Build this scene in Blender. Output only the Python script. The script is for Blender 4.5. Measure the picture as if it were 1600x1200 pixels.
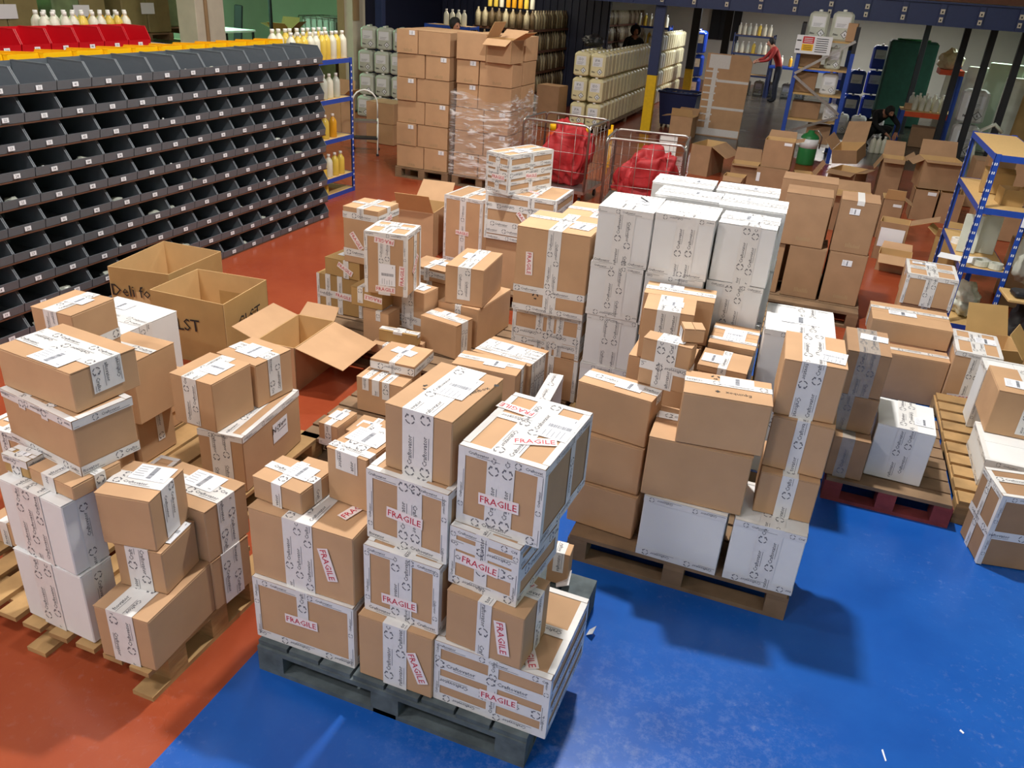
import bpy, bmesh, math, random
import numpy as np
from mathutils import Vector, Matrix, noise as mnoise
random.seed(7)
for o in list(bpy.data.objects): bpy.data.objects.remove(o)
SC = bpy.context.scene
COL = SC.collection
R = math.radians

# ------------------------------------------------------------------ camera
cd = bpy.data.cameras.new('camera'); cam = bpy.data.objects.new('camera', cd); COL.objects.link(cam)
cd.sensor_width = 36; cd.lens = 36*1250/1600; cd.clip_end = 200; cd.clip_start = .05
_p, _r, _y = R(26.46), R(-4.09), R(19.17)
fw = Vector((0, math.cos(_p), -math.sin(_p))); rt = Vector((1, 0, 0)); dn = Vector((0, -math.sin(_p), -math.cos(_p)))
rx = rt*math.cos(_r) + dn*math.sin(_r); dx = dn*math.cos(_r) - rt*math.sin(_r)
rz = Matrix.Rotation(_y, 3, 'Z'); rx, dx, fw = rz @ rx, rz @ dx, rz @ fw
m = Matrix((rx, -dx, -fw)).transposed().to_4x4(); m.translation = (0, 0, 2.6)
cam.matrix_world = m; SC.camera = cam

# ------------------------------------------------------------------ world, lamps, exposure
w = bpy.data.worlds.new('world'); SC.world = w; w.use_nodes = True
w.node_tree.nodes['Background'].inputs[0].default_value = (.86, .92, 1, 1)
w.node_tree.nodes['Background'].inputs[1].default_value = .19
SC.view_settings.view_transform = 'Standard'; SC.view_settings.look = 'None'
SC.view_settings.gamma = 1; SC.view_settings.use_curve_mapping = False; SC.view_settings.exposure = 0.03
def lamp(name, loc, size, power, col=(1, .97, .92), rot=(0, 0, 0)):
    l = bpy.data.lights.new(name, 'AREA'); l.shape = 'RECTANGLE'; l.size, l.size_y = size; l.energy = power; l.color = col
    o = bpy.data.objects.new(name, l); o.location = loc; o.rotation_euler = rot; COL.objects.link(o); return o
lamp('hall_lamp', (-1.05, 5.05, 6.0), (.32, .22), 390)
lamp('hall_lamp', (-5.0, 3.0, 6.2), (1.2, .4), 75, (1, .93, .82))
lamp('hall_lamp', (-4.4, 9.2, 6.0), (1.2, .4), 170, (1, .95, .86))
lamp('hall_lamp', (-1.0, 10.8, 6.0), (1.0, .4), 120)
lamp('hall_lamp', (2.6, -1.8, 6.0), (1.2, .4), 62, (.90, .95, 1))
lamp('hall_lamp', (-2.4, -2.2, 6.0), (1.2, .4), 135, (1, .96, .95))
lamp('hall_lamp', (-5.2, -.6, 6.0), (1.2, .4), 200, (1, .95, .92))
lamp('green_room_lamp', (-13, 15, 3.6), (2, 1), 260, (.45, 1, .62))
lamp('green_room_lamp', (-12.6, 7, 3.6), (2, 1), 75, (.45, 1, .5))
lamp('store_lamp', (-3.2, 24.5, 2.55), (1.5, .2), 70, (.9, .95, 1))
lamp('store_lamp', (0.6, 26.5, 2.55), (2.0, .2), 190, (1, .95, .88))
lamp('store_lamp', (-6.6, 16.9, 2.9), (1.4, .2), 34, (1, .9, .7))
lamp('store_lamp', (3.5, 21.0, 2.5), (1.2, .3), 60, (.86, 1, .9))

# ------------------------------------------------------------------ materials
def lin(c):
    c = c/255; return c/12.92 if c <= .04045 else ((c+.055)/1.055)**2.4
def rgb(r, g, b): return (lin(r), lin(g), lin(b), 1)
MATS = {}
def mat(name, col, rough=.6, var=.0, nscale=12, bump=0, metal=0, alpha=1, trans=0, spec=.5, rnd=0, coat=0, stretch=(1, 1, 1), emit=0):
    if name in MATS: return MATS[name]
    M = bpy.data.materials.new(name); M.use_nodes = True; t = M.node_tree; N = t.nodes; L = t.links; b = N['Principled BSDF']
    b.inputs['Roughness'].default_value = rough; b.inputs['Metallic'].default_value = metal
    b.inputs['Alpha'].default_value = alpha; b.inputs['Transmission Weight'].default_value = trans
    b.inputs['Specular IOR Level'].default_value = spec; b.inputs['Coat Weight'].default_value = coat
    b.inputs['Base Color'].default_value = col
    src = None
    if var or bump:
        tc = N.new('ShaderNodeTexCoord'); mp = N.new('ShaderNodeMapping'); mp.inputs['Scale'].default_value = stretch
        nz = N.new('ShaderNodeTexNoise'); nz.inputs['Scale'].default_value = nscale; nz.inputs['Detail'].default_value = 5
        L.new(tc.outputs['Object'], mp.inputs[0]); L.new(mp.outputs[0], nz.inputs['Vector'])
        if var:
            mr = N.new('ShaderNodeMapRange'); mr.inputs[1].default_value = .25; mr.inputs[2].default_value = .75
            mr.inputs[3].default_value = 1-var; mr.inputs[4].default_value = 1+var*.6
            mx = N.new('ShaderNodeMix'); mx.data_type = 'RGBA'; mx.blend_type = 'MULTIPLY'; mx.inputs[0].default_value = 1
            mx.inputs[6].default_value = col; L.new(nz.outputs[0], mr.inputs[0]); L.new(mr.outputs[0], mx.inputs[7]); src = mx.outputs[2]
        if bump:
            bp = N.new('ShaderNodeBump'); bp.inputs['Strength'].default_value = bump; bp.inputs['Distance'].default_value = .01
            L.new(nz.outputs[0], bp.inputs['Height']); L.new(bp.outputs[0], b.inputs['Normal'])
    if rnd:
        oi = N.new('ShaderNodeObjectInfo'); hs = N.new('ShaderNodeHueSaturation'); mr = N.new('ShaderNodeMapRange')
        mr.inputs[3].default_value = 1-rnd; mr.inputs[4].default_value = 1+rnd
        L.new(oi.outputs['Random'], mr.inputs[0]); L.new(mr.outputs[0], hs.inputs['Value'])
        if src: L.new(src, hs.inputs['Color'])
        else: hs.inputs['Color'].default_value = col
        src = hs.outputs[0]
    if src: L.new(src, b.inputs['Base Color'])
    if emit: b.inputs['Emission Color'].default_value = col; b.inputs['Emission Strength'].default_value = emit
    MATS[name] = M; return M
CARD = mat('cardboard', rgb(192, 154, 118), .72, .10, 5, .04, rnd=.07, spec=.25)
CARDD = mat('cardboard_grey_brown', rgb(164, 130, 100), .75, .12, 6, .05, rnd=.07, spec=.2)
CARDO = mat('cardboard_olive', rgb(178, 144, 94), .75, .12, 5, .05, rnd=.05, spec=.2)
CARDIN = mat('cardboard_inside', rgb(208, 172, 122), .75, .08, 6, .03, spec=.2)
WHITEB = mat('white_card', rgb(226, 226, 226), .55, .04, 5, .02, rnd=.03, spec=.3)
TAPE = mat('white_tape', rgb(224, 222, 220), .3, .05, 30, .10, spec=.5)
CLEAR = mat('clear_tape', rgb(190, 186, 180), .2, .1, 30, .2, alpha=.55)
INK = mat('tape_ink', rgb(104, 104, 110), .5)
DARKINK = mat('dark_ink', rgb(58, 56, 60), .6)
MARK = mat('marker_ink', rgb(40, 36, 34), .7)
PAPER = mat('label_paper', rgb(238, 240, 246), .35)
STICK = mat('sticker_paper', rgb(240, 228, 226), .4)
REDINK = mat('red_ink', rgb(196, 38, 62), .5)
BAR = mat('barcode_ink', rgb(120, 124, 134), .5)
WOOD = mat('pallet_wood', rgb(176, 140, 92), .8, .35, 6, .3, rnd=.12, stretch=(1, 1, 6))
WOODD = mat('pallet_wood_dark', rgb(132, 106, 80), .85, .35, 6, .3, rnd=.12)
WOODB = mat('pallet_wood_blue', rgb(84, 94, 98), .85, .45, 14, .3, rnd=.12)
WOODR = mat('pallet_wood_red', rgb(138, 58, 58), .85, .35, 9, .3, rnd=.08)
GREY = mat('bin_plastic', rgb(100, 107, 114), .42, .06, 20)
YEL = mat('yellow_plastic', rgb(255, 196, 10), .4)
RED = mat('red_plastic', rgb(204, 18, 34), .4, .05, 10)
BLUE = mat('blue_steel', rgb(30, 72, 170), .4, .1, 20)
BLUED = mat('blue_steel_dark', rgb(38, 52, 96), .5, .1, 20)
YSTEEL = mat('yellow_steel', rgb(236, 194, 20), .45, .1, 20)
ORANGE = mat('orange_steel', rgb(230, 84, 30), .45, .1, 20)
STEEL = mat('galvanised_steel', rgb(176, 172, 168), .32, .12, 20, metal=.85)
DARK = mat('dark_plastic', rgb(34, 34, 38), .5)
BLACKS = mat('dark_steel', rgb(34, 36, 42), .6)
CHIP = mat('chipboard', rgb(206, 170, 112), .7, .12, 60)
JUG = mat('jug_plastic', rgb(236, 226, 184), .35, .08, 6, rnd=.05)
JUGW = mat('clear_jug_plastic', rgb(214, 218, 206), .3, .1, 6, rnd=.08, trans=.15)
BOTW = mat('white_bottle', rgb(226, 224, 206), .3, .04, 8, rnd=.04)
BOTY = mat('yellow_liquid', rgb(238, 208, 92), .25, .1, 8, rnd=.12, trans=.1)
BOTA = mat('amber_liquid', rgb(236, 172, 44), .25, .1, 8, rnd=.1, trans=.1)
CAPW = mat('white_cap', rgb(244, 244, 240), .35)
WALLW = mat('white_wall', rgb(222, 222, 214), .8, .05, 2)
WALLG = mat('pale_green_wall', rgb(196, 220, 196), .8, .06, 2)
CREAM = mat('cream_paint', rgb(214, 206, 188), .7, .12, 4)
BEIGE = mat('beige_paint', rgb(168, 140, 104), .75, .12, 4)
SHUT = mat('shutter_blue', rgb(30, 36, 62), .5, .1, 6)
CLOTHR = mat('red_bag_cloth', rgb(172, 34, 40), .62, .2, 14, .25)
CLOTHJ = mat('red_jacket', rgb(150, 40, 36), .8, .1, 14)
CLOTHK = mat('black_cloth', rgb(22, 22, 24), .85, .1, 14)
CLOTHB = mat('navy_cloth', rgb(36, 40, 52), .85, .1, 14)
SKIN = mat('skin', rgb(176, 122, 96), .6)
HAIR = mat('dark_hair', rgb(28, 24, 22), .8)
BLUEP = mat('blue_drum_plastic', rgb(24, 66, 176), .35, .08, 5)
NAVYP = mat('navy_bin_plastic', rgb(30, 42, 84), .4, .08, 5)
GREENP = mat('green_drum', rgb(40, 124, 66), .4, .1, 6)
GREENC = mat('dark_green_sheet', rgb(26, 70, 58), .8, .2, 9)
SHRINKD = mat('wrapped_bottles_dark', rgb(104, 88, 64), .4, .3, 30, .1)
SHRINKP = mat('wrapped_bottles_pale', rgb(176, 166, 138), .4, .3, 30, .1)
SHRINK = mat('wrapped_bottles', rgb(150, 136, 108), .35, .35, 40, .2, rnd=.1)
BRNTRAY = mat('brown_tray', rgb(98, 62, 44), .7, .2, 8)
PLAST = mat('milky_plastic', rgb(206, 210, 196), .35, .15, 5, .1)

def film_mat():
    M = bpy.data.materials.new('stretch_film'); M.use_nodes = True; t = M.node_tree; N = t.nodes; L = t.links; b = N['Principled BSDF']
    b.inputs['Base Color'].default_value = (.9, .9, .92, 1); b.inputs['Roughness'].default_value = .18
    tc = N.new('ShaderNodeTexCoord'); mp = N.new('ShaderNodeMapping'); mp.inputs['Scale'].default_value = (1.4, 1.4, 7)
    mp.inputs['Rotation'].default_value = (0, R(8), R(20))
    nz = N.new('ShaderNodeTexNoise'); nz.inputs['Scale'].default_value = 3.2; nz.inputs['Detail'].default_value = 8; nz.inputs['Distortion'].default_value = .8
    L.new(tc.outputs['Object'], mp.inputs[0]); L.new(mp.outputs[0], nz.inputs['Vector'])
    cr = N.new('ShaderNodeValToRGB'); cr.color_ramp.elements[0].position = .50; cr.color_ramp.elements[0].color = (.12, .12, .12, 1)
    cr.color_ramp.elements[1].position = .66; cr.color_ramp.elements[1].color = (.85, .85, .85, 1)  # opaque white streaks paint the film's highlights into its alpha
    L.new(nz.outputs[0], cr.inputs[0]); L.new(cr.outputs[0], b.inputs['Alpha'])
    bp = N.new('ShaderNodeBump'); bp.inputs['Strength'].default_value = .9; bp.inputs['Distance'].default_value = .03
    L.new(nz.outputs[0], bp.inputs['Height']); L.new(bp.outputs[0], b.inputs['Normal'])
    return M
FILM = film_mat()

def floor_mat(name, c1, c2, scuff, worn=None):
    M = bpy.data.materials.new(name); M.use_nodes = True; t = M.node_tree; N = t.nodes; L = t.links; b = N['Principled BSDF']
    tc = N.new('ShaderNodeTexCoord')
    n1 = N.new('ShaderNodeTexNoise'); n1.inputs['Scale'].default_value = .9; n1.inputs['Detail'].default_value = 6; n1.inputs['Roughness'].default_value = .65
    L.new(tc.outputs['Object'], n1.inputs['Vector'])
    r1 = N.new('ShaderNodeValToRGB'); r1.color_ramp.elements[0].position = .3; r1.color_ramp.elements[0].color = c1
    r1.color_ramp.elements[1].position = .7; r1.color_ramp.elements[1].color = c2
    L.new(n1.outputs[0], r1.inputs[0])
    n2 = N.new('ShaderNodeTexNoise'); n2.inputs['Scale'].default_value = 26; n2.inputs['Detail'].default_value = 8; n2.inputs['Roughness'].default_value = .75
    n3 = N.new('ShaderNodeTexNoise'); n3.inputs['Scale'].default_value = 1.1; n3.inputs['Detail'].default_value = 4
    L.new(tc.outputs['Object'], n2.inputs['Vector']); L.new(tc.outputs['Object'], n3.inputs['Vector'])
    a = N.new('ShaderNodeMapRange'); a.inputs[1].default_value = .55; a.inputs[2].default_value = .78
    c = N.new('ShaderNodeMapRange'); c.inputs[1].default_value = .46; c.inputs[2].default_value = .68
    L.new(n2.outputs[0], a.inputs[0]); L.new(n3.outputs[0], c.inputs[0])
    mu = N.new('ShaderNodeMath'); mu.operation = 'MULTIPLY'; L.new(a.outputs[0], mu.inputs[0]); L.new(c.outputs[0], mu.inputs[1])
    m2 = N.new('ShaderNodeMath'); m2.operation = 'MULTIPLY'; m2.inputs[1].default_value = scuff; L.new(mu.outputs[0], m2.inputs[0])
    mx = N.new('ShaderNodeMix'); mx.data_type = 'RGBA'; mx.inputs[7].default_value = (.55, .6, .68, 1)
    fac = m2.outputs[0]
    if worn:
        vd = N.new('ShaderNodeVectorMath'); vd.operation = 'DISTANCE'; vd.inputs[1].default_value = worn
        L.new(tc.outputs['Object'], vd.inputs[0]); wr = N.new('ShaderNodeMapRange'); wr.inputs[1].default_value = 1.1; wr.inputs[2].default_value = .2
        wr.inputs[3].default_value = 0; wr.inputs[4].default_value = .4; L.new(vd.outputs['Value'], wr.inputs[0])
        n4 = N.new('ShaderNodeTexNoise'); n4.inputs['Scale'].default_value = 17; n4.inputs['Detail'].default_value = 9; n4.inputs['Roughness'].default_value = .8; L.new(tc.outputs['Object'], n4.inputs['Vector'])
        w2 = N.new('ShaderNodeMapRange'); w2.inputs[1].default_value = .48; w2.inputs[2].default_value = .8; L.new(n4.outputs[0], w2.inputs[0])
        w3 = N.new('ShaderNodeMath'); w3.operation = 'MULTIPLY_ADD'; L.new(wr.outputs[0], w3.inputs[0]); L.new(w2.outputs[0], w3.inputs[1]); L.new(fac, w3.inputs[2]); fac = w3.outputs[0]
    L.new(fac, mx.inputs[0]); L.new(r1.outputs[0], mx.inputs[6]); L.new(mx.outputs[2], b.inputs['Base Color'])
    rr = N.new('ShaderNodeMapRange'); rr.inputs[3].default_value = .16; rr.inputs[4].default_value = .34; L.new(n3.outputs[0], rr.inputs[0])
    L.new(rr.outputs[0], b.inputs['Roughness']); b.inputs['Specular IOR Level'].default_value = .4
    bp = N.new('ShaderNodeBump'); bp.inputs['Strength'].default_value = .05; bp.inputs['Distance'].default_value = .004
    L.new(n2.outputs[0], bp.inputs['Height']); L.new(bp.outputs[0], b.inputs['Normal'])
    return M
FLOORR = floor_mat('red_floor_paint', rgb(142, 60, 36), rgb(160, 78, 48), .14)
FLOORD = floor_mat('dark_concrete', rgb(58, 54, 50), rgb(76, 72, 66), .1)
FLOORB = floor_mat('blue_floor_paint', rgb(20, 76, 160), rgb(34, 96, 182), .3, (-.1, 1.85, 0))

# ------------------------------------------------------------------ mesh builder
class MB:
    def __init__(s): s.v = []; s.f = []; s.mi = []; s.sm = []; s.tv = []; s.tm = []; s.n = 0
    def add(s, vs, fs, mi=0, smooth=False):
        b = len(s.v); s.v += [tuple(v) for v in vs]
        for f in fs: s.f.append(tuple(b+i for i in f)); s.mi.append(mi); s.sm.append(smooth)
        return s
    def box(s, x0, x1, y0, y1, z0, z1, mi=0):
        vs = [(x0, y0, z0), (x1, y0, z0), (x1, y1, z0), (x0, y1, z0), (x0, y0, z1), (x1, y0, z1), (x1, y1, z1), (x0, y1, z1)]
        return s.add(vs, [(0, 3, 2, 1), (4, 5, 6, 7), (0, 1, 5, 4), (1, 2, 6, 5), (2, 3, 7, 6), (3, 0, 4, 7)], mi)
    def cbox(s, x0, x1, y0, y1, z0, z1, c=.004, mi=0):
        # prism with chamfered vertical edges and chamfered top and bottom rims
        def ring(i, z): 
            a, b, e, d = x0+i, x1-i, y0+i, y1-i
            return [(a+c, e, z), (b-c, e, z), (b, e+c, z), (b, d-c, z), (b-c, d, z), (a+c, d, z), (a, d-c, z), (a, e+c, z)]
        vs = ring(c, z0)+ring(0, z0+c)+ring(0, z1-c)+ring(c, z1)
        fs = [tuple(range(7, -1, -1)), tuple(range(24, 32))]
        for k in range(3):
            for i in range(8): j = (i+1) % 8; fs.append((8*k+i, 8*k+j, 8*k+8+j, 8*k+8+i))
        return s.add(vs, fs, mi)
    def quad(s, a, b, c, d, mi=0): return s.add([a, b, c, d], [(0, 1, 2, 3)], mi)
    def slab(s, o, u, v, n, t, mi=0):
        # parallelogram o,u,v with thickness t along n
        o, u, v, n = Vector(o), Vector(u), Vector(v), Vector(n).normalized()*t
        vs = [o, o+u, o+u+v, o+v]; vs += [p+n for p in vs]
        return s.add(vs, [(0, 3, 2, 1), (4, 5, 6, 7), (0, 1, 5, 4), (1, 2, 6, 5), (2, 3, 7, 6), (3, 0, 4, 7)], mi)
    def beam(s, a, b, wd, ht, mi=0, up=(0, 0, 1)):
        a, b = Vector(a), Vector(b); d = (b-a).normalized(); u = d.cross(Vector(up))
        if u.length < 1e-4: u = d.cross(Vector((1, 0, 0)))
        u.normalize(); v = u.cross(d); vs = []
        for p in (a, b):
            for i, j in ((-1, -1), (1, -1), (1, 1), (-1, 1)): vs.append(p+u*wd/2*i+v*ht/2*j)
        return s.add(vs, [(0, 3, 2, 1), (4, 5, 6, 7), (0, 1, 5, 4), (1, 2, 6, 5), (2, 3, 7, 6), (3, 0, 4, 7)], mi)
    def tube(s, pts, r, n=8, mi=0, closed=False):
        pts = [Vector(p) for p in pts]; rings = []; k = len(pts)
        for i, p in enumerate(pts):
            d = (pts[(i+1) % k]-pts[i-1]) if closed else (pts[min(i+1, k-1)]-pts[max(i-1, 0)])
            d.normalize(); u = d.cross(Vector((0, 0, 1)))
            if u.length < .05: u = d.cross(Vector((0, 1, 0)))
            u.normalize(); v = d.cross(u); rings.append([p+u*r*math.cos(2*math.pi*j/n)+v*r*math.sin(2*math.pi*j/n) for j in range(n)])
        vs = [q for g in rings for q in g]; fs = []
        for i in range(k if closed else k-1):
            a, b = i*n, ((i+1) % k)*n
            for j in range(n): fs.append((a+j, a+(j+1) % n, b+(j+1) % n, b+j))
        if not closed: fs += [tuple(range(n-1, -1, -1)), tuple(range((k-1)*n, k*n))]
        return s.add(vs, fs, mi, True)
    def lathe(s, prof, n=12, o=(0, 0, 0), mi=0, smooth=True, sx=1, sy=1, sq=0):
        vs = []; fs = []
        for r, z in prof:
            for j in range(n):
                a = 2*math.pi*(j+.5)/n; c, d = math.cos(a), math.sin(a)
                if sq:
                    e = 1-sq; c2, d2 = math.copysign(abs(c)**e, c), math.copysign(abs(d)**e, d)
                    c, d = c2, d2
                vs.append((o[0]+r*c*sx, o[1]+r*d*sy, o[2]+z))
        k = len(prof)
        for i in range(k-1):
            for j in range(n): fs.append((i*n+j, i*n+(j+1) % n, (i+1)*n+(j+1) % n, (i+1)*n+j))
        fs += [tuple(range(n-1, -1, -1)), tuple(range((k-1)*n, k*n))]
        return s.add(vs, fs, mi, smooth)
    def tris(s, arr, mi): s.tv.append(arr.reshape(-1, 3)); s.tm.append(np.full(len(arr), mi, np.int32)); return s
    def mesh(s, name, mats):
        me = bpy.data.meshes.new(name)
        for m_ in (mats if isinstance(mats, (list, tuple)) else [mats]): me.materials.append(m_)
        V = np.array(s.v, np.float32).reshape(-1, 3); sizes = [len(f) for f in s.f]; loops = [i for f in s.f for i in f]
        mi = np.array(s.mi, np.int32); sm = np.array(s.sm, bool)
        if s.tv:
            T = np.concatenate(s.tv).astype(np.float32); b = len(V); nt = len(T)//3
            V = np.concatenate([V, T]); loops = np.concatenate([np.array(loops, np.int32), np.arange(b, b+len(T), dtype=np.int32)])
            sizes = np.concatenate([np.array(sizes, np.int32), np.full(nt, 3, np.int32)])
            mi = np.concatenate([mi, np.concatenate(s.tm)]); sm = np.concatenate([sm, np.zeros(nt, bool)])
        sizes = np.array(sizes, np.int32); loops = np.array(loops, np.int32)
        me.vertices.add(len(V)); me.vertices.foreach_set('co', V.ravel())
        me.loops.add(len(loops)); me.loops.foreach_set('vertex_index', loops)
        me.polygons.add(len(sizes)); me.polygons.foreach_set('loop_start', np.concatenate([[0], np.cumsum(sizes)[:-1]]).astype(np.int32))
        me.polygons.foreach_set('material_index', mi); me.polygons.foreach_set('use_smooth', sm)
        me.update(calc_edges=True); me.validate(); return me
    def obj(s, name, mats, parent=None, loc=None):
        o = bpy.data.objects.new(name, s.mesh(name, mats)); COL.objects.link(o)
        if parent: o.parent = parent
        if loc: o.location = loc
        return o

def short(label):
    ws = label.split()
    for drop in ('the', 'its', 'a', 'an', 'the', 'very'):
        while len(ws) > 15 and drop in ws: ws.remove(drop)
    return ' '.join(ws)
def tag(o, label, cat, group=None):
    label = short(label)
    o['label'] = label; o['category'] = cat
    if group: o['group'] = group
    return o
def thing(name, label, cat, loc=(0, 0, 0), rz=0, group=None):
    o = bpy.data.objects.new(name, None); COL.objects.link(o); o.location = loc; o.rotation_euler = (0, 0, rz); o.empty_display_size = .1
    return tag(o, label, cat, group)
def struct(o): o['kind'] = 'structure'; return o
def stuff(o): o['kind'] = 'stuff'; return o
def dup(root, loc, rz=None, label=None, group=None):
    r = root.copy(); COL.objects.link(r); r.location = loc
    if rz is not None: r.rotation_euler = (r.rotation_euler[0], r.rotation_euler[1], rz)
    if label: r['label'] = label
    if group: r['group'] = group
    for ch in list(root.children):
        c = ch.copy(); COL.objects.link(c); c.parent = r
        for g in list(ch.children): d = g.copy(); COL.objects.link(d); d.parent = c
    return r

# ------------------------------------------------------------------ lettering (flat triangles)
_gl = {}
def glyphs(text):
    """list of triangle arrays (k,3,2), one per connected piece, cap height about 0.7, starting at x=0"""
    if text in _gl: return _gl[text]
    cu = bpy.data.curves.new('t', 'FONT'); cu.body = text; cu.resolution_u = 1; cu.size = 1; cu.offset = .012 if text == 'Craftovator' else .004
    ob = bpy.data.objects.new('t', cu); COL.objects.link(ob)
    dg = bpy.context.evaluated_depsgraph_get(); me = ob.evaluated_get(dg).to_mesh(); me.calc_loop_triangles()
    V = np.array([v.co[:2] for v in me.vertices]); T = [tuple(t.vertices) for t in me.loop_triangles]
    par = list(range(len(V)))
    def find(a):
        while par[a] != a: par[a] = par[par[a]]; a = par[a]
        return a
    for t in T: a, b, c = map(find, t); par[b] = a; par[find(c)] = a
    comp = {}
    for t in T: comp.setdefault(find(t[0]), []).append(t)
    out = [V[np.array(ts)] for ts in comp.values()]
    out.sort(key=lambda a: a[:, :, 0].min())
    x0 = min((a[:, :, 0].min() for a in out), default=0)
    for a in out: a[:, :, 0] -= x0
    ob.evaluated_get(dg).to_mesh_clear(); bpy.data.objects.remove(ob); bpy.data.curves.remove(cu)
    _gl[text] = out; return out
def textwidth(text): return max(a[:, :, 0].max() for a in glyphs(text))
def ring_c(n=12):
    """open ring with two small arrow ends: the tape's round emblem, diameter 1, centred"""
    t = []
    for i in range(n):
        if i in (2, 6, 9): continue
        a, b = R(40+i*280/n), R(40+(i+1)*280/n); p = [(r*math.cos(q), r*math.sin(q)) for q in (a, b) for r in (.385, .5)]
        t += [[p[0], p[1], p[3]], [p[0], p[3], p[2]]]
    for a, sgn in ((R(40), -1), (R(320), 1)):
        c, d = math.cos(a), math.sin(a); q = a+sgn*R(26)
        t.append([(.24*c, .24*d), (.6*c, .6*d), (.42*math.cos(q), .42*math.sin(q))])
    return np.array(t)
RING = ring_c()
def place(mb, tri2, o, u, v, sc, mi):
    """2D triangles -> 3D on plane o,u,v"""
    o, u, v = np.array(o, float), np.array(u, float), np.array(v, float)
    mb.tris(o+tri2[..., 0:1]*sc*u+tri2[..., 1:2]*sc*v, mi)
def write(mb, text, o, u, v, sc, mi, center=True):
    g = glyphs(text); wd = textwidth(text)
    off = np.array([wd/2, .35]) if center else np.array([0, 0])
    for a in g: place(mb, a-off, o, u, v, sc, mi)
STAMP_L = .205
def print_tape(mb, o, u, v, length, width, mi, rng, lod):
    """repeat emblem + word along a strip starting at o, running along u, lanes across v (v centred)"""
    o, u, v = np.array(o, float), np.array(u, float), np.array(v, float)
    lanes = max(1, round(width/.048)); lw = width/lanes; sc = min(lw, .05)
    for ln in range(lanes):
        c = (ln-(lanes-1)/2)*lw; flip = rng.random() < .35; x = -rng.random()*STAMP_L
        while x < length:
            items = [(x, RING, .036*sc/.05, .02)]
            if not flip: pass
            for nm, dxx, s_ in ((0, 0, 0),):
                cx = x+.02
                if .018 < cx < length-.018:
                    place(mb, RING*(np.array([1, 1]) if not flip else np.array([-1, -1])), o+u*cx+v*c, u, v, .040*sc/.05, mi)
            x0 = x+.045; s = .0245*sc/.05
            for a in glyphs('Craftovator'):
                if lod and a is None: continue
                b = a.copy()
                if flip: wd = textwidth('Craftovator'); b = np.stack([wd-b[..., 0], .7-b[..., 1]], -1)
                lo, hi = x0+b[..., 0].min()*s, x0+b[..., 0].max()*s
                if lo > .003 and hi < length-.003: place(mb, b-np.array([0, .3]), o+u*x0+v*c, u, v, s, mi)
            a0, a1 = max(x0+.03, .004), min(x0+.115, length-.004)
            if a1 > a0+.02:
                yy = (-.0145 if not flip else .0145)*sc/.05; h = .0009
                mb.tris(np.array([[o+u*a0+v*(c+yy-h), o+u*a1+v*(c+yy-h), o+u*a1+v*(c+yy+h)], [o+u*a0+v*(c+yy-h), o+u*a1+v*(c+yy+h), o+u*a0+v*(c+yy+h)]]), mi)
            x += STAMP_L

# ------------------------------------------------------------------ setting
f = MB()
f.quad((-24, -4, 0), (-1.77, -4, 0), (-1.77, 6.9, 0), (-24, 6.9, 0), 0)
f.quad((-1.77, -4, 0), (7, -4, 0), (7, 6.9, 0), (-1.77, 6.9, 0), 1)
f.quad((-24, 6.9, 0), (7, 6.9, 0), (7, 16.7, 0), (-24, 16.7, 0), 0)
f.quad((-24, 16.7, 0), (-2.55, 16.7, 0), (-2.55, 44, 0), (-24, 44, 0), 0)
f.quad((-2.55, 16.7, 0), (7, 16.7, 0), (7, 44, 0), (-2.55, 44, 0), 2)
struct(f.obj('floor', [FLOORR, FLOORB, FLOORD]))
struct(MB().box(-24, 7, -4.2, -4, 0, 8).obj('wall_front', WALLW))
struct(MB().box(5.2, 5.4, -4, 44, 0, 8).obj('wall_right', WALLG))
struct(MB().box(-24, 7, 40, 40.2, 0, 8).obj('wall_back', WALLW))
struct(MB().box(-16.6, -16.4, -4, 40, 0, 8).obj('wall_left', WALLG))
struct(MB().box(-24, 7, -4, 44, 8, 8.1).obj('ceiling', WALLW))
def column(name, label, x, y, sx, sy, h, m, m2=None, hy=0, base=None):
    t = thing(name, label, 'column', (x, y, 0))
    if m2:
        MB().cbox(-sx/2, sx/2, -sy/2, sy/2, 0, hy, .006).obj('painted_foot', m2, t)
        MB().cbox(-sx/2, sx/2, -sy/2, sy/2, hy, h, .006).obj('shaft', m, t)
    else: MB().cbox(-sx/2, sx/2, -sy/2, sy/2, 0, h, .006).obj('shaft', m, t)
    MB().box(-sx*.8, sx*.8, -sy*.8, sy*.8, 0, .015).obj('base_plate', base or BLACKS, t)
    return t
# partition between hall and green-lit store: pillars, dark frame, blue shutter
t = column('hall_pillar', 'cream square pillar with a rusty pipe behind the yellow bins', -9.6, 11.32, .36, .66, 4.5, CREAM)
p_ = MB(); p_.tube([(.2, -.12, 0), (.2, -.12, 4.4)], .03); p_.obj('pipe', BEIGE, t)
t = column('hall_pillar', 'brown and cream pillar beside the dark blue steel post', -9.5, 15.7, .34, .5, 4.5, CREAM)
MB().box(-.18, -.02, -.262, -.25, 0, 4.5).obj('brown_strip', BEIGE, t)
MB().box(.17, .19, -.25, -.02, 1.75, 4.5).obj('brown_panel', BEIGE, t)
column('steel_post', 'dark blue steel post between the brown pillar and clear jugs', -8.95, 15.9, .16, .16, 4.5, BLUED)
sh = MB()
for i in range(24): sh.box(-9.5+i*.18, -9.5+i*.18+.12, 20.0, 20.05, 0, 4.5)
sh.box(-9.6, -5.2, 20.05, 20.1, 0, 4.5)
struct(sh.obj('wall_shutter', SHUT))
struct(MB().box(-9.62, -9.52, 16.05, 20.05, 0, 4.5).obj('wall_partition', SHUT))
struct(MB().box(-16.4, -9.62, 22.5, 22.7, 0, 5).obj('wall_store', WALLG))
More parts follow.
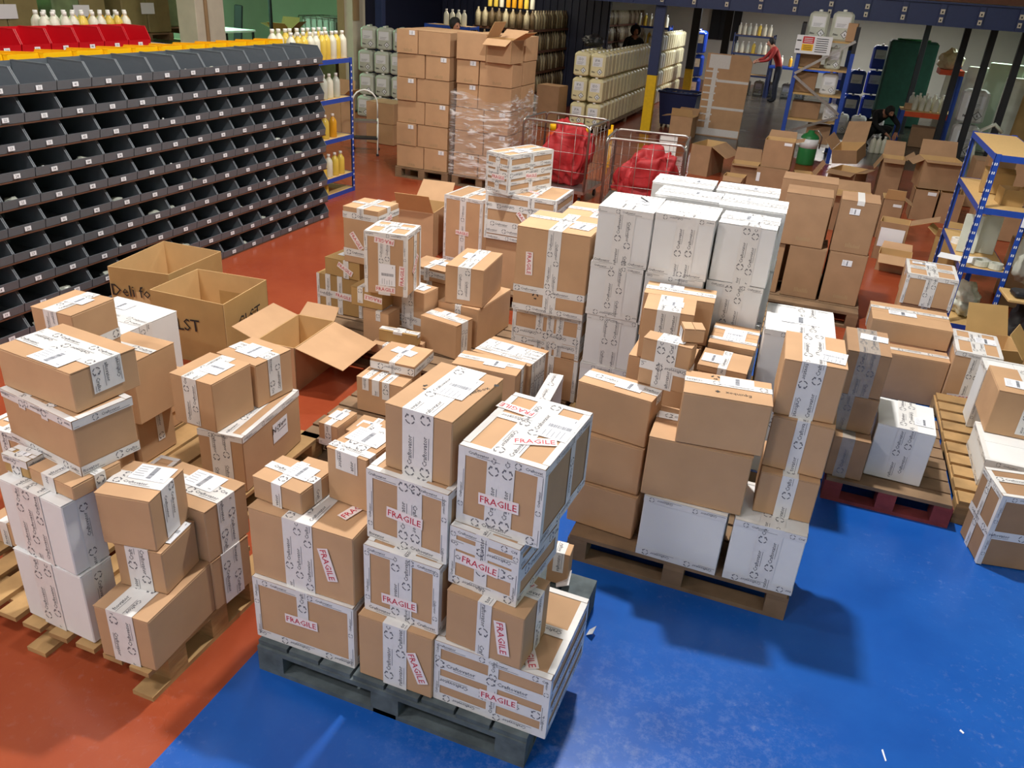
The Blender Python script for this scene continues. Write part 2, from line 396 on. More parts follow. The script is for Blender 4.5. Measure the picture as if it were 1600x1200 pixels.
# mezzanine over the far bays
struct(MB().box(-5.6, 5.2, 17.3, 31, 2.84, 2.96).obj('ceiling_mezzanine', CHIP))
b = thing('mezzanine_beam', 'dark blue steel beam along the mezzanine edge at the top of view', 'beam', (0, 17.2, 2.45))
MB().box(-5.6, 5.2, -.03, .03, 0, .34).obj('web', BLUED, b)
MB().box(-5.6, 5.2, -.07, .07, .34, .37).obj('flange', BLUED, b)
MB().box(-5.6, 5.2, -.07, .07, -.02, 0).obj('flange', BLUED, b)
for i in range(17):
    x = -5.3+i*.62
    MB().box(x-.05, x+.05, -.075, -.032, 0, .33).obj('stiffener', BLUED, b)
    pl = MB().box(x-.035, x+.035, -.085, -.076, .17, .25, 0).box(x-.03, x+.03, -.085, -.076, .04, .12, 0)
    pl.box(x-.012, x+.012, -.088, -.0855, .19, .22, 1).box(x-.012, x+.012, -.088, -.0855, .06, .09, 1)
    stuff(pl.obj('bracket_plate', [CREAM, BLACKS], b))
dk = thing('mezzanine_deck_edge', 'timber edge of the mezzanine deck above the blue beam', 'board', (0, 17.15, 2.83))
MB().box(-5.6, 5.2, -.02, .14, 0, .22).obj('fascia', BRNTRAY, dk)
column('steel_column', 'blue column with tall yellow foot, nearest of the aisle columns', -3.47, 17.33, .2, .16, 2.44, BLUED, YSTEEL, 1.14)
column('steel_column', 'dark column with dull yellow foot behind the blue wheeled bin', -3.55, 22.4, .2, .16, 2.83, BLACKS, YSTEEL, .95)
column('steel_column', 'dark column with yellow foot behind the tall cardboard sheet', -2.75, 22.4, .18, .16, 2.83, BLACKS, YSTEEL, 1.2)
for i, (x, y) in enumerate(((1.75, 22), (2.25, 19.3), (2.62, 18.6), (3.1, 18.3))):
    column('steel_column', ['dark column at the left of the leaning plastic sheets', 'dark column right of the orange shelving', 'dark column in front of the leaning plastic sheets', 'dark column at the right picture edge under the mezzanine'][i], x, y, .12, .12, 2.83 if y > 17.4 else 2.44, BLACKS)
struct(MB().box(-8, 5.2, 31, 31.2, 0, 4.5).obj('wall_store_back', WALLW))

# ------------------------------------------------------------------ pallets
def pallet(label, x0, x1, y0, y1, m, along='Y', n=7, h=.15, name='pallet', gap=.5, seed=1, group=None, over=0, m2=None):
    rng = random.Random(seed)
    lx, ly = x1-x0, y1-y0; t = thing(name, label, 'pallet', ((x0+x1)/2, (y0+y1)/2, 0), 0, group)
    if along == 'X': S = lambda a0, a1, b0, b1: (b0, b1, a0, a1); A, Bn = ly, lx
    else: S = lambda a0, a1, b0, b1: (a0, a1, b0, b1); A, Bn = lx, ly
    # A: axis across the deck boards, Bn: their length
    pitch = A/(n-.0); bw = pitch*(1-.25*gap)
    for i in range(n):
        a0 = -A/2+i*(A-bw)/(n-1); e = rng.uniform(-.008, .008); q = S(a0, a0+bw, -Bn/2+rng.uniform(0, .012), Bn/2-rng.uniform(0, .012))
        bm = MB().box(*q, h-.022+e*.2, h+e*.25*0).obj('deck_board', m, t)
    m2 = m2 or m
    for b in (-Bn/2+over, -.05, Bn/2-.1-over):
        q = S(-A/2, A/2, b, b+.1); MB().box(*q, h-.044, h-.0225).obj('bearer', m2, t)
        for a in (-A/2, -.06, A/2-.12):
            q = S(a, a+.12, b, b+.1); MB().box(*q, .022, h-.0445).obj('block', m2, t)
    for a in (-A/2, -.05, A/2-.1):
        q = S(a, a+.1, -Bn/2, Bn/2); MB().box(*q, 0, .0215).obj('bottom_board', m2, t)
    if along == 'Y' and not over:
        for b in (-Bn/2, Bn/2-.09):
            q = S(-A/2+.1, A/2-.1, b, b+.09); MB().box(*q, 0, .0215).obj('bottom_board', m, t)
    else:
        pass
    return t
pallet('blue-grey pallet under the front FRAGILE stacks', -1.70, -.53, 1.965, 2.93, WOODB, 'Y', 8, seed=2, gap=.3)
pallet('pale wooden pallet with overhanging boards at lower left on the red floor', -3.17, -1.965, 1.655, 2.46, WOOD, 'Y', 9, seed=3, gap=1.2, over=.10)
pallet('wooden pallet behind the lower left one, under the note-labelled box', -3.46, -2.38, 2.50, 3.48, WOOD, 'Y', 7, seed=4)
pallet('brown wooden pallet standing on the blue floor under plain cartons', -.76, .32, 3.21, 4.25, WOODD, 'X', 7, seed=5)
pallet('wooden pallet behind the blue-grey one, with the flat taped parcel stack', -2.5, -1.05, 3.43, 4.42, WOODD, 'X', 7, seed=6)
pallet('pallet under the wall of white boxes', -1.17, -.05, 4.47, 5.62, WOOD, 'X', 8, seed=7)
pallet('pallet under the tall vertical-FRAGILE carton', -2.43, -1.2, 4.55, 5.65, WOODD, 'X', 8, seed=8)
pallet('dark pallet under the rear FRAGILE pile beside the open flapped box', -3.52, -2.45, 4.66, 5.7, WOODD, 'X', 7, seed=9)
pallet('pallet under the highest far centre stack', -2.7, -1.6, 6.3, 7.3, WOODD, 'X', 7, seed=10)
pallet('red painted pallet with one white carton at its front', .45, 1.14, 4.40, 5.5, WOODD, 'X', 8, seed=11, gap=.4, m2=WOODR)
pallet('pale wooden pallet with many slats at the right edge', 1.165, 2.2, 4.48, 6.0, WOOD, 'X', 10, seed=12, gap=.8)
pallet('empty wooden pallet behind the white box wall', -.75, .30, 6.55, 7.35, WOOD, 'X', 6, seed=13, gap=.9)
pallet('grimy pallet under the four brown bulk cartons', -.38, .66, 7.45, 8.55, WOODD, 'X', 7, seed=14)

# ------------------------------------------------------------------ cartons
def face(fc, w, d, h, e=.0016):
    if fc == 'f': return Vector((-w/2, -d/2-e, 0)), Vector((1, 0, 0)), Vector((0, 0, 1)), w, h
    if fc == 'b': return Vector((w/2, d/2+e, 0)), Vector((-1, 0, 0)), Vector((0, 0, 1)), w, h
    if fc == 'r': return Vector((w/2+e, -d/2, 0)), Vector((0, 1, 0)), Vector((0, 0, 1)), d, h
    if fc == 'l': return Vector((-w/2-e, d/2, 0)), Vector((0, -1, 0)), Vector((0, 0, 1)), d, h
    return Vector((-w/2, -d/2, h+e)), Vector((1, 0, 0)), Vector((0, 1, 0)), w, d
def sticker_frame(fc, w, d, h, cu, cv, rot, e):
    o, u, v, lu, lv = face(fc, w, d, h, e); c = o+u*lu*cu+v*lv*cv; a = R(rot)
    return c, u*math.cos(a)+v*math.sin(a), v*math.cos(a)-u*math.sin(a)
def card(mb, c, u, v, W, H, mi=0):
    n = u.cross(v)*.0004
    return mb.add([c-u*W/2-v*H/2+n, c+u*W/2-v*H/2+n, c+u*W/2+v*H/2+n, c-u*W/2+v*H/2+n], [(0, 1, 2, 3)], mi)
def fragile(parent, fc, w, d, h, cu, cv, rot, sc=1):
    c, u, v = sticker_frame(fc, w, d, h, cu, cv, rot, .0042); mb = MB(); card(mb, c, u, v, .148*sc, .046*sc)
    write(mb, 'FRAGILE', c+u.cross(v)*.0012, u, v, .040*sc*.93, 1)
    return mb.obj('fragile_sticker', [STICK, REDINK], parent)
def ship_label(parent, fc, w, d, h, cu, cv, W, H, rot, rng):
    if H > W*1.05: rot += 90; W, H = H, W
    c, u, v = sticker_frame(fc, w, d, h, cu, cv, rot, .0036); mb = MB(); card(mb, c, u, v, W, H); n = u.cross(v)*.0010
    def r(a0, a1, b0, b1, mi): mb.add([c+n+u*(x*W)+v*(y*H) for x, y in ((a0, b0), (a1, b0), (a1, b1), (a0, b1))], [(0, 1, 2, 3)], mi)
    x = -.06
    # barcode block across the middle, thin address lines on the left, small mark on the right
    y = -.38
    while y < .38:
        t = rng.choice((.012, .02, .03)); r(-.05, .08, y, y+t, 2); y += t+rng.choice((.012, .02))
    for k in range(5): r(-.44, -.44+rng.uniform(.18, .34), .32-k*.15, .34-k*.15, 2)
    r(.33, .42, -.34, -.31, 2)
    return mb.obj('shipping_label', [PAPER, INK, BAR], parent)
def strip(parent, pts, nrm, wd, across, rng, lod, clear=False):
    """one folded strip of printed tape: pts = fold points, nrm = outward normal of each segment, across = width direction"""
    mb = MB(); a = Vector(across)*wd/2; vs = []
    for i, p in enumerate(pts):
        j = rng.uniform(-.002, .002); vs += [Vector(p)-a*(1+j), Vector(p)+a*(1+j)]
    mb.add(vs, [(2*i, 2*i+1, 2*i+3, 2*i+2) for i in range(len(pts)-1)], 0)
    if not lod > 1:
        for i in range(len(pts)-1):
            p, q = Vector(pts[i]), Vector(pts[i+1]); L = (q-p).length
            if L < .03: continue
            u = (q-p)/L; v = Vector(nrm[i]).cross(u)
            print_tape(mb, p+Vector(nrm[i])*.0007, u, v, L, wd, 1, rng, lod)
    return mb.obj('tape', [CLEAR if clear else TAPE, INK], parent)
TAPE_N = [0]
def carton(key, kind, label, z, x, y, yaw, w, d, h, tok, group=None, lod=0):
    rng = random.Random(key); m = {'b': CARD, 'w': WHITEB, 'd': CARDD, 'o': CARDO}[kind]
    name = {'w': 'white_box'}.get(kind, 'cardboard_box')
    t = thing(name, label, 'box', (x, y, z), R(yaw), group); ft = .004; hb = h-ft
    bm = MB(); bm.cbox(-w/2, w/2, -d/2, d/2, .0036, hb, .004)
    bm.obj('body', m, t)
    toks = tok.split()
    main = next((k[0] for k in toks if k[0] in 'XY' and k[1] in '-.0123456789'), 'Y' if w > d else 'X')
    g = .0015
    for s in (-1, 1):
        fl = MB(); tl = rng.uniform(0, .003)
        if main == 'Y':
            xa, xb = (-w/2+.001, -g) if s < 0 else (g, w/2-.001)
            o_ = MB().box(xa, xb, -d/2-.001, d/2+.001, hb+.0005, h)
        else:
            ya, yb = (-d/2+.001, -g) if s < 0 else (g, d/2-.001)
            o_ = MB().box(-w/2-.001, w/2+.001, ya, yb, hb+.0005, h)
        o_.obj('flap', m, t)
    e = .0022; clear = key in ('r2', 'r3', 'r4')
    for k in toks:
        c = k[0]; TAPE_N[0] += 1; e += .00012
        if c in 'XY' and len(k) > 1:
            off, wd, a, b = [float(q) for q in k[1:].split(',')]
            if c == 'Y':
                cx = off*w; P = [(cx, -d/2-e, h*(1-a)+.001), (cx, -d/2-e, h+e), (cx, d/2+e, h+e), (cx, d/2+e, h*(1-b)+.001)]; N_ = [(0, -1, 0), (0, 0, 1), (0, 1, 0)]
                ac = (1, 0, 0)
            else:
                cy = off*d; P = [(-w/2-e, cy, h*(1-a)+.001), (-w/2-e, cy, h+e), (w/2+e, cy, h+e), (w/2+e, cy, h*(1-b)+.001)]; N_ = [(-1, 0, 0), (0, 0, 1), (1, 0, 0)]
                ac = (0, 1, 0)
            if b == 0: P, N_ = P[:3], N_[:2]
            if a == 0: P, N_ = P[1:], N_[1:]
            if len(P) == 4 or True: strip(t, P, N_, wd, ac, rng, lod, clear)
        elif c in 'TBH':
            if c == 'H': zf, wd = [float(q) for q in k[1:].split(',')]; z0, z1 = h*zf-wd/2, h*zf+wd/2
            else: wd = .05; 
            if c == 'T': z0, z1 = h-.032, h
            if c == 'B': z0, z1 = .002, .042
            for fc in 'frlb':
                if lod > 1 and fc in 'bl': continue
                o, u, v, lu, lv = face(fc, w, d, h, e); n = u.cross(v); mb = MB(); y0 = .004
                q = [o+v*z0, o+u*lu+v*z0, o+u*lu+v*z1, o+v*z1]; mb.add(q, [(0, 1, 2, 3)], 0)
                if lod < 2 and fc in 'frl': print_tape(mb, o+v*((z0+z1)/2)+n*.0007, u, v, lu, min(z1-z0, .05), 1, rng, lod)
                if c == 'T':
                    ins = {'f': Vector((0, 1, 0)), 'b': Vector((0, -1, 0)), 'r': Vector((-1, 0, 0)), 'l': Vector((1, 0, 0))}[fc]
                    top = Vector((0, 0, e)); A = o+v*h+top; Bq = o+u*lu+v*h+top
                    tr = u*(.026 if fc in 'rl' else 0); mb.add([A+tr, Bq-tr, Bq-tr+ins*.026, A+tr+ins*.026], [(0, 1, 2, 3)], 0)
                mb.obj('tape', [CLEAR if clear else TAPE, INK], t)
        elif c == 'V':
            for sx, sy in ((-1, -1), (1, -1), (1, 1)):
                mb = MB(); px, py = sx*(w/2+e), sy*(d/2+e); b_ = .026
                mb.add([(px, py, .004), (px-sx*b_, py, .004), (px-sx*b_, py, h), (px, py, h)], [(0, 1, 2, 3)], 0)
                mb.add([(px, py, .004), (px, py-sy*b_, .004), (px, py-sy*b_, h), (px, py, h)], [(0, 1, 2, 3)], 0)
                if lod < 2 and sy < 0: print_tape(mb, (px-sx*.014, py-.0007, .006), (0, 0, 1), (-1, 0, 0), h-.012, .026, 1, rng, lod)
                mb.obj('tape', [CLEAR if clear else TAPE, INK], t)
        elif c in 'FLRENP' and k[1] == ':':
            p = k[2:].split(','); fc = p[0]; p = [float(q) for q in p[1:]]
            if c == 'F': fragile(t, fc, w, d, h, *p)
            elif c == 'L': ship_label(t, fc, w, d, h, p[0], p[1], p[2], p[3], p[4], rng)
            elif c == 'R':
                cc, u, v = sticker_frame(fc, w, d, h, p[0], p[1], 0, .001); mb = MB()
                for i in range(3):
                    a = R(90+i*120); q = np.array([[-.5, -.35], [.15, -.35], [.15, -.6], [.6, -.15], [.15, .3], [.15, .05], [-.5, .05]])
                    ca, sa = math.cos(a-R(90)), math.sin(a-R(90)); q = q*.55+np.array([0, -.42]); q = np.stack([q[:, 0]*ca-q[:, 1]*sa, q[:, 0]*sa+q[:, 1]*ca], -1)
                    place(mb, np.array([[q[0], q[1], q[5]], [q[0], q[5], q[6]], [q[2], q[3], q[4]]]), cc, u, v, .032, 0)
                mb.obj('recycling_print', MARK, t)
            elif c == 'E':
                cc, u, v = sticker_frame(fc, w, d, h, p[0], p[1], 62 if key == 'a8' else 180, .001); mb = MB()
                write(mb, 'Equinbox', cc, u, v, .03, 0)
                s_ = .012; mb.add([cc+u*(.09-s_), cc+u*.09-v*s_, cc+u*(.09+s_), cc+u*.09+v*s_], [(0, 1, 2, 3)], 0)
                mb.obj('printed_name', MARK, t)
            elif c == 'N':
                cc, u, v = sticker_frame(fc, w, d, h, p[0], p[1], 0, .002); mb = MB(); card(mb, cc, u, v, .15, .115)
                write(mb, 'NO', cc+u*-.04+v*.022+u.cross(v)*.002, u+v*.1, v, .05, 1); write(mb, 'Eapin', cc+u*.025+v*.03+u.cross(v)*.002, u+v*.1, v, .034, 1)
                mb.add([cc-u*.03-v*.004+u.cross(v)*.002, cc+u*.06+v*.0+u.cross(v)*.002, cc+u*.06+v*.003+u.cross(v)*.002, cc-u*.03-v*.001+u.cross(v)*.002], [(0, 1, 2, 3)], 1)
                mb.obj('handwritten_note', [PAPER, MARK], t)
    return t
BOXES = '''
a1|b|wide brown carton edged with tape, FRAGILE sticker, bottom left on the blue-grey pallet|0.150 -1.493 2.161 0.5 0.448 0.320 0.306|T B V Y0,.05,.45,0 F:f,.48,.5,2
a2|b|carton with vertical tape band and sideways FRAGILE sticker, second layer left of blue-grey pallet|0.456 -1.493 2.213 0.1 0.456 0.400 0.321|Y-.02,.13,1,0 F:f,.76,.52,-74 F:t,.82,.4,75
a3|b|small flat brown carton with crossed tape and white label, on the left stack of blue-grey pallet|0.777 -1.610 2.145 -5.2 0.230 0.170 0.103|Y0,.045,1,0 X.05,.045,.9,.9 L:t,.62,.66,.11,.09,0
a4|b|brown carton with short tape drops and barcode label, standing behind the small flat parcel|0.777 -1.375 2.295 -6.4 0.185 0.224 0.234|Y0,.1,.35,0 X-.35,.04,0,.3 L:t,.5,.6,.15,.1,0
a5|b|plain-faced brown carton with centre tape and tilted FRAGILE sticker, bottom middle of blue-grey pallet|0.150 -1.081 2.155 -0.1 0.312 0.330 0.304|Y0,.1,1,0 F:f,.8,.45,-68
a6|b|tape-edged square carton with low FRAGILE sticker, second layer of the middle column on blue-grey pallet|0.454 -1.068 2.188 -1.9 0.305 0.330 0.305|T B V Y0,.09,1,0 F:f,.48,.3,3
a7|b|tape-edged square carton with centred FRAGILE sticker, third layer of the middle column on blue-grey pallet|0.759 -1.060 2.225 -4.4 0.326 0.330 0.296|T B V Y.04,.1,1,0 F:f,.48,.48,-2
a8|b|long brown carton with triple tape and recycling print, topmost of the middle column on blue-grey pallet|1.055 -1.037 2.288 -4.4 0.263 0.381 0.258|Y0,.12,1,.4 L:t,.62,.6,.11,.17,0 R:t,.25,.45 E:t,.85,.62
a9|b|large carton ringed with horizontal tapes and FRAGILE sticker, bottom right on blue-grey pallet|0.150 -0.693 2.226 -0.8 0.449 0.452 0.294|T B V H.64,.05 H.36,.05 Y.02,.04,1,0 X0,.05,0,0 F:f,.58,.4,2 F:t,.75,.18,-60
a10|b|brown carton with upright FRAGILE sticker at its right, second layer right on blue-grey pallet|0.444 -0.727 2.112 -4.8 0.303 0.222 0.241|Y0,.055,1,0 X.1,.06,0,1 F:f,.74,.5,-80 F:t,.75,.5,70
a11|b|heavily taped carton with FRAGILE sticker, third layer of the right column on blue-grey pallet|0.685 -0.750 2.211 -5.8 0.264 0.340 0.247|T B V H.5,.05 Y-.03,.05,1,0 H.72,.04 F:f,.45,.5,-3
a12|b|big tape-edged carton with three FRAGILE stickers, topmost of right column on blue-grey pallet|0.932 -0.722 2.290 -4.0 0.307 0.435 0.308|T B V Y0,.1,1,.3 X.08,.045,0,1 F:f,.5,.42,2 F:t,.2,.72,175 F:t,.68,.32,25 L:t,.8,.62,.11,.17,0
b1|w|large white box with three printed tapes, lower of two white ones on left pallet|0.150 -2.440 1.770 -3.4 0.368 0.142 0.339|Y-.08,.12,1,1 X0,.045,0,1
b2|w|large white box with torn tape strips, upper of two white ones on left pallet|0.489 -2.445 1.779 -6.2 0.360 0.149 0.322|Y-.05,.16,1,1 X.04,.045,0,1
b3|b|long brown carton with wide front tape, front bottom corner of the left pallet|0.150 -2.077 1.851 3.3 0.249 0.366 0.252|Y-.02,.12,1,.4
b4|b|brown carton with tape peeking from beneath another, middle of front stack on left pallet|0.402 -2.093 1.912 7.3 0.206 0.214 0.203|Y-.02,.1,1,.4 L:t,.8,.6,.08,.14,0
b5|b|cubic brown carton with label and right side tape, topmost of left pallet front stack|0.605 -2.124 1.912 10.5 0.220 0.232 0.231|X0,.085,0,.95 L:t,.6,.72,.15,.1,0
b7|b|brown carton with tape down its right side, bottom of the rear right stack on left pallet|0.150 -2.146 2.162 -4.3 0.400 0.217 0.256|X0,.11,0,1
b6|b|carton with wide tape over top and right side, left pallet rear right stack|0.406 -2.118 2.164 -2.9 0.339 0.241 0.254|X0,.1,0,1 L:t,.55,.7,.16,.11,0
b10|b|low brown carton with short tape, on white box and beneath the two-band carton|0.811 -2.362 1.844 -6.8 0.244 0.204 0.066|Y-.05,.07,1,1 X.05,.045,0,1
b8|b|brown carton banded with tape along top and bottom edges, beneath the big plain-sided one|0.877 -2.466 1.951 -9.7 0.436 0.243 0.231|T B Y-.2,.04,.2,0 Y.12,.04,.2,0
b9|b|big brown carton with crumpled triple tape over its top, highest on left pallet|1.108 -2.483 2.004 -6.1 0.409 0.279 0.165|X.02,.13,.4,.7 L:t,.62,.2,.17,.1,0
b11|b|flat brown parcel with white slip, on white box at the left picture edge|0.811 -2.570 1.800 -2.0 0.130 0.070 0.080|Y0,.05,1,0 L:t,.6,.5,.05,.02,0 T
b12|b|brown carton with label at far left, standing behind the white boxes|0.150 -2.840 2.060 0.0 0.220 0.260 0.700|T Y0,.05,.5,0 L:t,.4,.4,.1,.08,0
b13|b|low brown carton on the pallet deck at far left, behind white boxes|0.150 -3.080 2.140 0.0 0.180 0.300 0.130|Y0,.05,1,0 L:t,.5,.4,.1,.06,0
b14|b|brown carton with side band tape and label, rear left behind the crumpled-tape carton|0.800 -3.150 2.628 1.1 0.243 0.260 0.317|Y-.02,.08,1,.3 H.45,.05 L:t,.55,.6,.11,.08,0
b14s|b|plain brown carton supporting the band-taped one at rear left|0.150 -3.160 2.620 1.0 0.220 0.240 0.650|Y0,.05,.3,0
b15|w|white carton with label and tape on top, in front of the tall open handwritten boxes|0.000 -3.743 3.429 -1.7 0.479 0.429 0.659|X-.1,.09,0,.6 L:t,.3,.75,.15,.1,0
b16|b|brown carton with small dark mark on its top, right of the white taped carton|0.430 -3.120 2.890 0.0 0.300 0.300 0.360|X0,.05,0,0
b17|b|lowest brown carton of the three-high small stack in the gap of left pallets|0.150 -3.300 3.220 0.0 0.250 0.300 0.100|X0,.03,0,0
b17b|b|middle brown carton of the three-high small stack in the gap of left pallets|0.250 -3.290 3.210 0.0 0.250 0.300 0.100|X0,.03,0,0
b17c|b|top brown carton of the three-high small stack in the gap of left pallets|0.350 -3.280 3.200 0.0 0.250 0.300 0.100|X0,.03,0,0
b21|b|tiny carton ringed with tape in the gap left of the handwritten-label box|0.150 -2.840 2.720 5.0 0.120 0.120 0.100|T B V
b22|b|brown carton with one strip of tape, below the one with small dark mark|0.150 -3.186 2.900 0.0 0.300 0.260 0.281|X.1,.05,0,.7
b20|b|long brown carton with handwritten note and taped rim, below the label-topped pair|0.150 -2.542 3.075 5.6 0.257 0.570 0.330|T Y0,.12,1,.3 N:r,.62,.6
b18|b|brown carton with tape at left and white label, left of the label-topped pair|0.480 -2.650 2.933 -2.3 0.267 0.287 0.277|Y-.03,.09,.95,.3 L:t,.62,.55,.11,.14,0
b19|b|brown carton with tape down its right side, right of the label-topped pair|0.480 -2.621 3.244 -7.7 0.280 0.268 0.256|X.0,.09,0,.85 L:t,.5,.5,.15,.13,0
a14|b|brown carton with three short tape tabs, beneath the flat taped parcel|0.150 -2.194 3.971 -0.0 0.320 0.250 0.236|Y-.3,.045,.35,0 Y-.08,.05,.45,0 Y.14,.05,.5,0
a13|b|flat square parcel ringed by tape with crossed label, behind the recycling-print carton|0.386 -2.181 4.119 2.1 0.301 0.288 0.079|H.5,.05 Y0,.04,1,1 L:t,.5,.6,.16,.08,-12
a17s|b|brown carton under the label-covered one, rear of second row middle|0.150 -1.440 4.140 -5.0 0.340 0.220 0.230|Y0,.05,1,0
a17|b|brown carton with label-covered top and tape-covered right side, rear of second row middle|0.380 -1.460 4.140 -6.5 0.379 0.270 0.257|X.05,.14,0,1 L:t,.45,.6,.15,.1,0 X-.3,.04,0,.9
a16|b|narrow brown carton with band tape and label, left front of label-covered carton|0.460 -1.492 3.875 2.7 0.385 0.200 0.200|X.1,.05,0,.9 L:t,.6,.5,.13,.08,0
a16s|b|plain brown carton below the narrow band-taped carton|0.150 -1.500 3.860 2.0 0.340 0.160 0.310|Y0,.05,.5,0
a15|b|small brown carton with white labels folded over its corner, beside the red floor|0.150 -2.266 3.491 -2.8 0.131 0.200 0.142|Y0,.045,1,0 B L:t,.45,.6,.09,.09,0
a15b|b|small brown carton with white label, close right of corner-labelled small carton|0.150 -2.094 3.551 -1.0 0.197 0.200 0.100|Y.1,.04,0,0 L:t,.5,.5,.13,.08,0
a18|w|narrow white taped carton, in the gap right of the tallest FRAGILE stack|0.150 -1.157 3.989 4.8 0.084 0.373 0.380|T Y0,.05,1,1
a19|b|low brown carton with white label, behind the crossed-tape flat parcel|0.150 -1.900 3.680 20.0 0.160 0.140 0.100|Y0,.04,.5,0 L:t,.5,.5,.12,.08,0
a20|b|small brown carton standing on end behind the blue-grey pallet's right corner|0.150 -0.700 2.860 4.0 0.100 0.080 0.180|Y0,.05,.6,0
c1|w|white box with printed bands top and bottom, front left of wooden pallet on blue|0.150 -0.218 3.382 -1.1 0.387 0.350 0.340|T B
c2|w|white box with tape cascading down its front, front right of wooden pallet on blue|0.150 0.164 3.385 0.4 0.318 0.350 0.337|T B Y.02,.11,1,.3
c3|b|plain brown carton with dark scuff, lowest of left stack on wooden pallet on blue|0.150 -0.617 3.506 -4.4 0.348 0.400 0.250|X0,.05,0,0
c4|b|plain brown carton, second of left stack on wooden pallet on blue|0.400 -0.602 3.501 -2.2 0.286 0.360 0.266|X0,.05,0,0
c5|b|plain-faced carton, tape and label on top, third of left stack on pallet on blue|0.667 -0.640 3.435 -8.0 0.373 0.175 0.253|X.1,.07,.2,.2 L:t,.62,.5,.13,.08,0
c6|b|wide plain brown carton resting over the front left white box|0.490 -0.213 3.387 2.3 0.463 0.330 0.314|X.2,.07,.2,.2
c7|b|plain-faced carton with taped pale top, small arrow print, centre front of pallet on blue|0.804 -0.147 3.351 6.6 0.379 0.240 0.256|X.1,.05,.2,.2 L:t,.6,.75,.15,.09,0 R:t,.35,.85 E:t,.62,.25
c8|b|brown carton with ragged tape, lowest brown of right corner stack on wooden pallet|0.487 0.194 3.463 2.1 0.256 0.300 0.219|Y0,.07,1,.3
c9|b|brown carton with narrow crooked tape, middle brown of right corner stack on wooden pallet|0.707 0.201 3.507 -1.4 0.264 0.300 0.263|Y0,.055,1,.3
c10|b|brown carton with wide tape and barcode label, topmost of right corner stack on wooden pallet|0.970 0.180 3.553 2.8 0.260 0.346 0.270|Y-.03,.1,1,.3 L:t,.78,.3,.11,.13,-8
c11|b|upright brown parcel with a white tape cross on its face, over the left stack|0.920 -0.454 3.527 -5.7 0.235 0.099 0.241|Y0,.1,1,.3 H.45,.045 L:t,.6,.5,.1,.06,0
c14|b|little brown carton with white label on its left end, on the white cross parcel|1.161 -0.366 3.567 19.9 0.099 0.087 0.073|L:l,.5,.5,.06,.05,0
c12|b|brown carton with wide tape and slanted label on top, behind the white cross parcel|0.850 -0.556 4.080 6.1 0.265 0.238 0.284|Y.0,.12,1,.3 L:t,.55,.5,.11,.08,0
c13|b|brown carton with band tape along its top, in front of the white box wall|0.850 -0.551 4.373 4.4 0.386 0.218 0.262|X0,.06,.3,.3 L:t,.35,.75,.14,.07,0
c12s|b|plain brown carton under the slanted-label one|0.150 -0.550 4.100 0.0 0.340 0.280 0.700|Y0,.05,.5,0
c13s|b|plain brown carton under the band-topped one near white box wall|0.150 -0.540 4.350 0.0 0.340 0.240 0.700|Y0,.05,.5,0
c15|b|flat brown parcel with band tapes and upright label, upper of two flat parcels|0.880 -0.212 4.354 0.4 0.251 0.331 0.040|X-.25,.04,1,1 X.25,.04,1,1 L:t,.5,.5,.12,.18,0
c15s|b|tall brown carton under the upper flat parcel|0.150 -0.200 4.380 0.0 0.200 0.260 0.730|Y0,.05,.5,0
c16|b|flat brown parcel with white label at left, lower of two flat parcels|0.860 -0.218 4.028 -1.1 0.254 0.240 0.040|Y0,.045,1,0 L:t,.25,.45,.11,.11,0
c16s|b|tall brown carton under the lower flat parcel|0.150 -0.220 4.030 0.0 0.240 0.220 0.710|Y0,.05,.5,0
c17|w|tall white carton with label and scribbled tape, rear right of wooden pallet on blue|0.620 0.110 4.457 2.8 0.359 0.442 0.420|T Y.1,.12,.2,0 L:t,.5,.5,.2,.12,0
c17s|w|white carton under the tall label-topped white one|0.150 0.110 4.457 1.0 0.340 0.380 0.470|Y0,.1,1,0
d1|w|white box with a pen lying on it, top left of the white box wall|1.150 -0.959 4.723 1.7 0.321 0.407 0.337|T B Y0,.12,1,.3 L:t,.6,.6,.13,.14,0
d2|w|white box second from top in the left column of white box wall|0.817 -0.967 4.723 0.5 0.321 0.407 0.333|T B Y0,.12,1,.3
d3|w|white box third from top in the left column of white box wall|0.483 -0.953 4.731 -0.5 0.321 0.407 0.333|T Y0,.12,1,.3
d4|w|white box at the bottom of the left column of white box wall|0.150 -0.963 4.719 0.8 0.321 0.407 0.333|T Y0,.12,1,.3
d5|w|white box with centred barcode label, top of the middle column of white box wall|1.150 -0.612 4.661 1.0 0.335 0.331 0.353|T B Y.05,.12,1,.3 L:t,.5,.55,.12,.15,0
d6|w|white box second from top in the middle column of white box wall|0.817 -0.620 4.661 0.5 0.335 0.331 0.333|T B Y0,.12,1,.3
d6b|w|white box third from top in the middle column of white box wall|0.483 -0.606 4.669 -0.5 0.335 0.331 0.333|T Y0,.12,1,.3
d6c|w|white box at the bottom of the middle column of white box wall|0.150 -0.616 4.657 0.8 0.335 0.331 0.333|T Y0,.12,1,.3
d7|w|white box with glaring label, top of the right column of white box wall|1.150 -0.272 4.708 -0.0 0.320 0.300 0.341|Y.08,.1,1,.3 X0,.1,.2,.2 L:t,.45,.6,.16,.12,0
d8|w|white box second from top in the right column of white box wall|0.817 -0.280 4.708 0.5 0.320 0.300 0.333|T Y0,.12,1,.3
d8b|w|white box third from top in the right column of white box wall|0.483 -0.266 4.716 -0.5 0.320 0.300 0.333|T Y0,.12,1,.3
d8c|w|white box at the bottom of the right column of white box wall|0.150 -0.276 4.704 0.8 0.320 0.300 0.333|T Y0,.12,1,.3
d9|w|white box at right of the second row back, top of white box wall|1.150 -0.290 5.070 1.0 0.390 0.330 0.360|X0,.1,.3,.3 L:t,.4,.7,.16,.1,0
